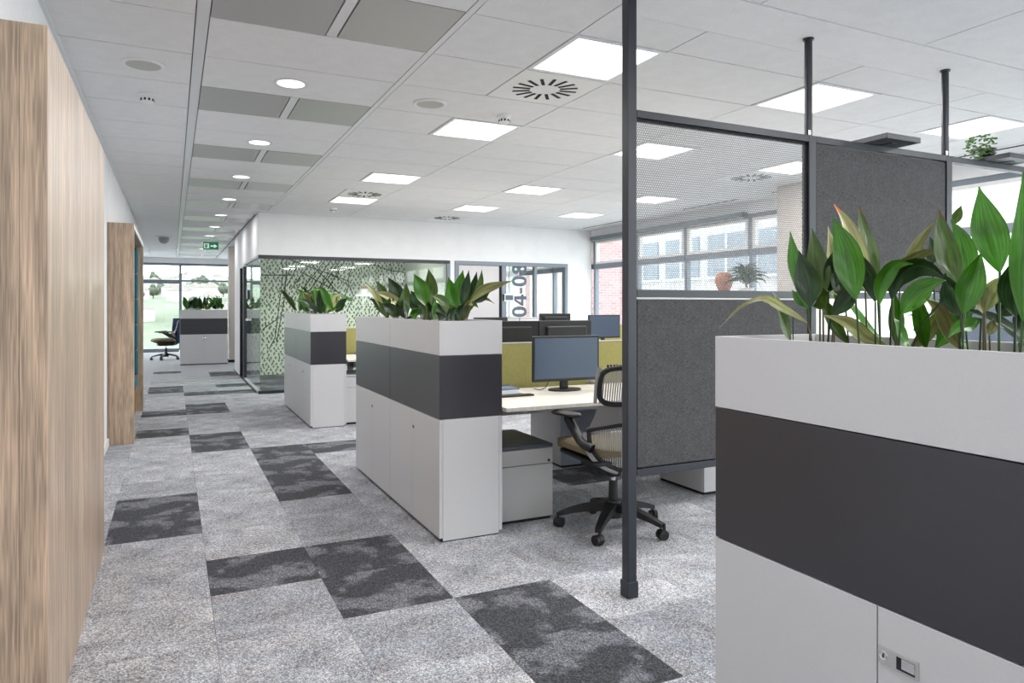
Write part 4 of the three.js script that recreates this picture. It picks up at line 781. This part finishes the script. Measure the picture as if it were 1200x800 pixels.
// ================================================================ BY THE WINDOWS
{
  const t = thing('tall_cabinet', 'tall grey cabinet before the window with plants on top', 'cabinet', 6.3, 0, 6.35);
  mesh('body', box(0, 0.45, 0.03, 1.42, 0, 1.3, 0.003), whiteLam, t); mesh('top', box(-0.005, 0.455, 1.42, 1.445, -0.005, 1.305, 0.003), silver, t); mesh('plinth', box(0.02, 0.43, 0, 0.03, 0.02, 1.28), gapDark, t);
  for (const k of [0, 1, 2]) { const d = mesh('door', box(-0.018, 0, 0.032, 1.418, k * 0.433 + 0.002, k * 0.433 + 0.431, 0.002), whiteLam, t); mesh('handle', box(-0.03, -0.018, 0.8, 0.92, k * 0.433 + 0.03, k * 0.433 + 0.04, 0.002), chrome, d); }
  const vs = thing('vase', 'round terracotta vase on the tall cabinet beside the spiky plant', 'vase', 6.52, 1.445, 7.1);
  mesh('body', new THREE.LatheGeometry([[0, 0], [0.06, 0], [0.065, 0.08], [0.1, 0.15], [0.118, 0.22], [0.105, 0.29], [0.06, 0.33], [0.03, 0.335], [0, 0.33]].map(([a, b]) => new THREE.Vector2(a, b)), 32), std({ color: lin(0.42, 0.17, 0.1), roughness: 0.8 }), vs);
  const dp = thing('dracaena', 'spiky dracaena in a white pot on the tall cabinet', 'plant', 6.5, 1.445, 6.68);
  mesh('pot', new THREE.LatheGeometry([[0, 0], [0.07, 0], [0.095, 0.12], [0.088, 0.12], [0, 0.11]].map(([a, b]) => new THREE.Vector2(a, b)), 28), whitePlastic, dp);
  mesh('stalk', new THREE.CylinderGeometry(0.012, 0.016, 0.16, 10).translate(0, 0.18, 0), std({ color: lin(0.2, 0.15, 0.09), roughness: 0.9 }), dp);
  for (let k = 0; k < 46; k++) {
    const a = k * 2.4, e = 0.15 + 0.8 * (k / 46), len = rr(0.22, 0.34), out = Math.cos(e * 1.2), up = Math.sin(e * 1.4), ca = Math.cos(a), sa = Math.sin(a), y0 = 0.16 + 0.1 * (k / 46);
    const path = [[0, y0, 0], [ca * len * 0.4 * out, y0 + len * 0.42 * up + 0.03, sa * len * 0.4 * out], [ca * len * 0.8 * out, y0 + len * 0.6 * up, sa * len * 0.8 * out], [ca * len * out, y0 + len * (0.72 * up - 0.3 * (1 - e)), sa * len * out]];
    const g = leafGeometry([0, y0 - 0.02, 0], path, 0.03, 70, 0, new THREE.Vector3(ca, 0.3, -sa)); const m = new THREE.Mesh(g, leafMats[k % 3 ? 0 : 1]); m.name = 'leaf'; m.castShadow = m.receiveShadow = true; dp.add(m);
  }
  const lc = thing('low_cabinet', 'low white cabinet beyond the partition carrying a bushy plant', 'cabinet', 4.95, 0, 3.15);
  mesh('body', box(0, 0.8, 0.03, 1.0, 0.02, 0.42, 0.003), whiteLam, lc); mesh('top', box(-0.003, 0.803, 1.0, 1.02, 0, 0.425, 0.003), whiteLam, lc); mesh('plinth', box(0.02, 0.78, 0, 0.03, 0.03, 0.4), gapDark, lc);
  for (const k of [0, 1]) mesh('door', box(k * 0.4 + 0.002, k * 0.4 + 0.398, 0.032, 0.998, 0, 0.018, 0.002), whiteLam, lc);
  const bp = thing('potted_plant', 'bushy leafy plant with a yellow flower behind the partition', 'plant', 5.1, 1.02, 3.36);
  mesh('pot', new THREE.LatheGeometry([[0, 0], [0.06, 0], [0.08, 0.1], [0.074, 0.1], [0, 0.09]].map(([a, b]) => new THREE.Vector2(a, b)), 24), std({ color: lin(0.4, 0.42, 0.42), roughness: 0.7 }), bp);
  for (let k = 0; k < 34; k++) {
    const a = rr(0, 6.28), h = rr(0.1, 0.26), o = rr(0.06, 0.24), ca = Math.cos(a), sa = Math.sin(a);
    const g = leafGeometry([0, 0.09, 0], [[ca * o * 0.4, h * 0.7 + 0.03, sa * o * 0.4], [ca * o * 0.75, h + 0.04, sa * o * 0.75], [ca * o, h + 0.02, sa * o]], 0.036, rr(-60, 60), 0, new THREE.Vector3(-0.7, 0.5, 0.6)); const m = new THREE.Mesh(g, leafMats[k % 3]); m.name = 'leaf'; m.castShadow = m.receiveShadow = true; bp.add(m);
  }
  mesh('flower', Array.from({ length: 7 }, (_, k) => new THREE.SphereGeometry(0.014, 8, 6).scale(1, 0.6, 1).translate(-0.05 + 0.018 * Math.cos(k), 0.11 + 0.01 * k, 0.1 + 0.018 * Math.sin(k))), std({ color: lin(0.7, 0.75, 0.1), roughness: 0.6 }), bp);
  [[9.9, 11.15], [7.28, 9.82]].forEach(([a, b], i) => {
    const r = thing('roller_blind', i ? 'rolled-up dark roller blind above the windows beyond the mesh' : 'rolled-up grey roller blind above the window with the brick view', 'blind', 7.05, 2.55, a);
    mesh('cassette', box(-0.06, 0.04, 0, 0.07, 0, b - a, 0.012), std({ color: lin(0.13, 0.17, 0.19), roughness: 0.5 }), r); mesh('bottom_bar', box(-0.02, 0.0, -0.012, 0, 0.02, b - a - 0.02), silver, r);
    mesh('end_cap', box(-0.062, 0.042, -0.002, 0.072, -0.012, 0, 0.004), blackPlastic, r);
  });
}

// ================================================================ OUTSIDE
{
  const ground = setting('ground', 'pale paved ground far below the office windows');
  mesh('paving', box(-60, 60, -14.2, -14, -30, 60), std({ color: lin(0.45, 0.46, 0.45), roughness: 1 }), ground);
  const brickMap = tex(256, 256, (u, v, x, y) => { const row = Math.floor(v * 16), off = row % 2 ? 0.5 : 0, bx = (u * 8 + off) % 1, by = (v * 16) % 1, m = bx < 0.04 || by < 0.12, n = (hash(Math.floor(u * 8 + off), row, 91) - 0.5) * 40 + (hash(x, y, 92) - 0.5) * 20; return m ? [170, 163, 162] : [152 + n * 0.7, 118 + n * 0.5, 120 + n * 0.5]; }, true, [1 / 1.9, 1 / 1.2]);
  const bb = thing('brick_building', 'red brick building wing beyond the corner window', 'building', 10.75, -14, 17);
  mesh('wall', box(0, 1.35, 0, 26, 0, 9), std({ map: brickMap, roughness: 0.95 }), bb); mesh('parapet', box(-0.1, 1.45, 26, 26.4, -0.1, 9.1), beigePaint, bb);
  const ob = thing('office_building', 'white office building with blue-grey windows across the yard', 'building', 21, -14, -8);
  const skin = std({ map: plasterMap, color: lin(0.85, 0.87, 0.9), roughness: 0.9 }), blueGlass = phy({ color: lin(0.26, 0.31, 0.37), roughness: 0.2 });
  mesh('wall', box(0, 10, 0, 30, 0, 46), skin, ob);
  for (let f = 1; f < 3; f++) for (let k = 8; k < 15; k++) { const w = mesh('window', box(-0.08, 0, 13.2 + f * 3.4, 14.0 + f * 3.4 + 1.0, 0.5 + k * 2.9, 0.5 + k * 2.9 + 2.3), blueGlass, ob); mesh('frame', [box(-0.14, 0, 13.1 + f * 3.4, 13.2 + f * 3.4, 0.4 + k * 2.9, 2.9 + k * 2.9), box(-0.14, 0, 13.2 + f * 3.4, 15.0 + f * 3.4, 1.6 + k * 2.9, 1.68 + k * 2.9)], whitePlastic, w); }
  const fb = thing('glass_block', 'low blue-grey building behind the meeting room window', 'building', 14, -14, 40); mesh('wall', box(0, 18, 0, 15.7, 0, 8), blueGlass, fb); mesh('roof', box(-0.2, 18.2, 15.7, 16.1, -0.2, 8.2), skin, fb);
  // hillside with a village, seen through the end windows
  const hg = new THREE.PlaneGeometry(500, 300, 60, 30).rotateX(-Math.PI / 2), hp = hg.attributes.position;
  const hy = (x, d) => -16 + Math.max(0, d - 60) * 0.088 + 9 * fbm((x + 260) / 520, d / 420, 8, 6, 500, 3) * Math.min(1, Math.max(0, (d - 60) / 80));
  for (let i = 0; i < hp.count; i++) { const x = hp.getX(i), d = 210 - hp.getZ(i); hp.setXYZ(i, x, hy(x, d), -d); }
  hg.computeVertexNormals();
  const hill = setting('hill', 'pale green hillside beyond the end windows');
  mesh('slope', hg, std({ map: tex(256, 256, (u, v, x, y) => { const n = fbm(u, v, 6, 6, 520, 5), b = (n - 0.5) * 70; return [104 + b * 0.7, 113 + b * 0.7, 98 + b * 0.7]; }, true, [1 / 90, 1 / 90]), roughness: 1 }), hill);
  const roofM = std({ color: lin(0.16, 0.14, 0.13), roughness: 0.9 }), wallM = std({ color: lin(0.4, 0.4, 0.4), roughness: 0.9 });
  const h0 = thing('village_house', 'small pale house on the distant hillside', 'house', 0, 0, 0, 0, 'houses on the hillside');
  mesh('walls', box(-2.4, 2.4, -2, 2.6, -1.8, 1.8), wallM, h0);
  const roof = new THREE.CylinderGeometry(0.1, 2.75, 1.5, 4, 1).rotateY(Math.PI / 4).scale(1.3, 1, 1).translate(0, 3.35, 0); mesh('roof', roof, roofM, h0);
  const t0 = thing('hillside_tree', 'round green tree on the distant hillside', 'tree', 0, 0, 0, 0, 'trees on the hillside');
  const cr = []; for (let k = 0; k < 9; k++) cr.push(new THREE.IcosahedronGeometry(rr(0.7, 1.1), 1).translate(rr(-1, 1), 2.6 + rr(-0.8, 1), rr(-1, 1)));
  mesh('crown', cr, std({ color: lin(0.075, 0.09, 0.065), roughness: 1 }), t0); mesh('trunk', cyl(0.15, 0.2, 2.6, 8).translate(0, 0.8, 0), std({ color: lin(0.15, 0.11, 0.08), roughness: 1 }), t0);
  const spots = [];
  for (let k = 0; k < 400 && spots.length < 70; k++) { const d = rr(170, 315), x = d * rr(-0.07, 0.085); if (spots.every(([a, b]) => Math.hypot(a - x, b - d) > 9)) spots.push([x, d]); }
  spots.forEach(([x, d], k) => { const o = k % 2 ? t0 : h0, y = hy(x, d); if (k < 2) { o.position.set(x, y, -d); o.rotation.y = rr(0, 3); } else copy(o, x, y, d, rr(0, 3)); });
}

scene.traverse((o) => { if (o.isMesh) o.castShadow = o.receiveShadow = true; });
renderer.render(scene, camera);
